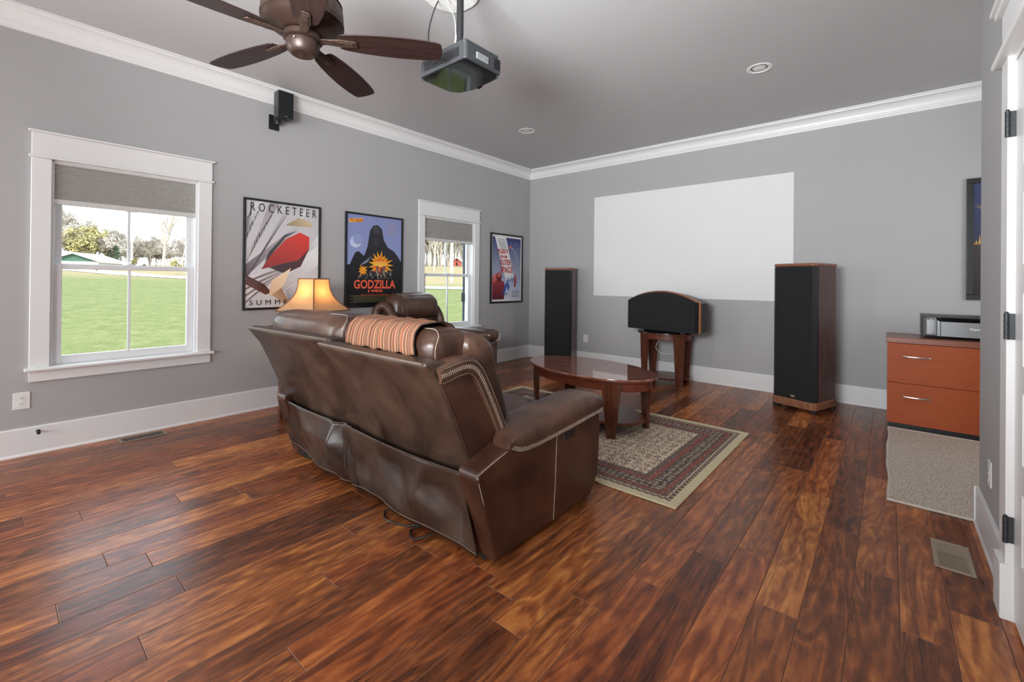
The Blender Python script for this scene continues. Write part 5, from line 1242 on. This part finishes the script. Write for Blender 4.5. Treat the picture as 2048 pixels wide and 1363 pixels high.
random.seed(23)
plant('bare2', 326, 58, 1.28, 'tall bare tree standing alone in the near window at the lawn edge')
plant('bare0', 362, 66, 0.95, 'bare branching tree just beside the tall lone tree')
plant('bare2', 868, 62, 1.15, 'large pale bare tree through the far window')
plant('bare2', 878, 70, 0.95, 'slimmer pale bare tree beside the large one in the far window')
plant('cedar', 232, 92, 0.9, 'dark green cedar beside the green gabled shed')
plant('cedar', 219, 97, 0.75, 'smaller dark cedar left of the larger cedar beyond the shed')
for px, s, hs in ((150, 100, 0.88), (178, 100, 0.95), (165, 110, 1.0), (200, 104, 0.80), (190, 115, 0.9)):
    plant('olive0', px, s, hs, 'yellowish budding trees on the wooded slope behind the shed', group='budding trees behind the shed')
i = 0
while i < 62:
    px = random.uniform(100, 392); s = random.uniform(98, 135)
    hs = (0.72+0.60*max(0, (250-px)/150)+random.uniform(-0.1, 0.12))*(s/110)*0.92
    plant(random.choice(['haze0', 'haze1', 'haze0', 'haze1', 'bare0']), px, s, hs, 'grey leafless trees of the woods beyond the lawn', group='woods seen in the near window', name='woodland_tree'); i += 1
i = 0
while i < 60:
    px = random.uniform(835, 945); s = random.uniform(178, 215) if 896 < px < 930 else random.uniform(92, 135); hs = random.uniform(1.25, 1.75)*(s/100)
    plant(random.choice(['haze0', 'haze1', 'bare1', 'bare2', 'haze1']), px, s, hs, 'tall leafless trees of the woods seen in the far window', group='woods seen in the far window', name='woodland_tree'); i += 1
for px, s, hs, lb_ in ((270, 60, 0.17, 'small yellow green bush on the lawn left of the lone tree'), (352, 50, 0.20, 'small yellow green sapling on the lawn at the near window right edge'), (196, 50, 0.10, 'tiny bare sapling on the lawn before the shed')):
    plant('olive0', px, s, hs, lb_, 'bush', name='lawn_bush')
# sheds and house
def gable(name, label, px, s, w, d, hw, hr, rot, wallm, gabm, roofm, openings=0, door=False):
    x, y, z = dirpt(px, s); t = thing(name, label, 'building', (x, y, z-0.1), rot)
    obj('walls', MB().box(-w/2, w/2, -d/2, d/2, 0, hw), wallm, t, smooth=False)
    obj('gable', MB().prism([(-w/2, hw), (w/2, hw), (0, hr)], -d/2, d/2, 'y'), gabm, t, smooth=False)
    for sx in (-1, 1): obj('roof_slope', MB().prism([(sx*(w/2+0.4), hw-0.12), (0, hr+0.05), (0, hr+0.2), (sx*(w/2+0.4), hw+0.05)], -d/2-0.4, d/2+0.4, 'y'), roofm, t, smooth=False)
    for i in range(openings):
        a = -w/2+w*(i+0.12)/openings; obj('bay_opening', MB().box(a, a+w/openings*0.76, -d/2-0.03, -d/2+0.02, 0, hw*0.8), 'barn_white', t, smooth=False)
    if door: obj('barn_door', MB().box(-w*0.12, w*0.12, -d/2-0.05, -d/2, 0, hw*0.7), 'dark', t, smooth=False); obj('loft_window', MB().box(-0.3, 0.3, -d/2-0.05, -d/2, hw*0.95, hw*0.95+0.6), 'dark', t, smooth=False)
    return t
gable('green_shed', 'white walled shed with green gable beyond the lawn, near window', 176, 72, 4.4, 5.6, 0.9, 1.7, R(60), 'barn_white', 'barn_green', 'roof_light', 4)
gable('open_shed', 'pale roofed dark shed extending beside the green gabled shed', 240, 80, 3.0, 4.6, 0.45, 0.85, R(150), 'dark', 'barn_green', 'roof_light', 0)
gable('white_house', 'low white roofed house at the near window left edge', 126, 80, 3.0, 3.4, 1.2, 2.1, R(60), 'barn_white', 'barn_white', 'roof_light', 0)
gable('red_barn', 'small red barn among trees through the far window', 915, 168, 2.3, 3.4, 1.9, 3.0, R(36), 'barn_red', 'barn_red', 'roof_light', 0, True)
def pole(px, s, h, r, label):
    x, y, z = dirpt(px, s); t = thing('utility_pole', label, 'pole', (x, y, z-0.1))
    obj('post', MB().lathe([(r, 0), (r*0.8, h)], n=12), 'pole', t)
    obj('crossarm', MB().box(-0.9, 0.9, -0.05, 0.05, h-0.7, h-0.58), 'pole', t, smooth=False)
    for i in (-0.8, 0.8): obj('insulator', MB().lathe([(0.05, 0), (0.05, 0.15)], (i, 0, h-0.58), 8), 'barn_white', t)
pole(903, 40, 7.0, 0.15, 'pale utility pole by the lane in the far window')
pole(263, 80, 4.6, 0.14, 'pale utility pole by the woods in the near window')
# outside shutter beside the far window
sh = thing('window_shutter', 'navy louvred shutter outside the far window', 'shutter', (-0.16, -1.315, 0.60), PI/2)
obj('stiles', MB().box(0, 0.05, 0.005, 0.04, 0, 1.5).box(0.31, 0.36, 0.005, 0.04, 0, 1.5).box(0.05, 0.31, 0.005, 0.04, 0, 0.06).box(0.05, 0.31, 0.005, 0.04, 1.44, 1.5).box(0.05, 0.31, 0.005, 0.04, 0.72, 0.78), 'navy', sh, smooth=False)
for i in range(22):
    z = 0.08+i*0.062
    if 0.70 < z < 0.79: continue
    obj('louver', MB().prism([(0.008, z), (0.014, z), (0.036, z+0.045), (0.030, z+0.045)], 0.05, 0.31, 'x'), 'navy', sh, smooth=False)
obj('shutter_hinge', MB().box(-0.02, 0.03, 0.0, 0.044, 0.33, 0.46), 'black_plastic', sh, smooth=False)
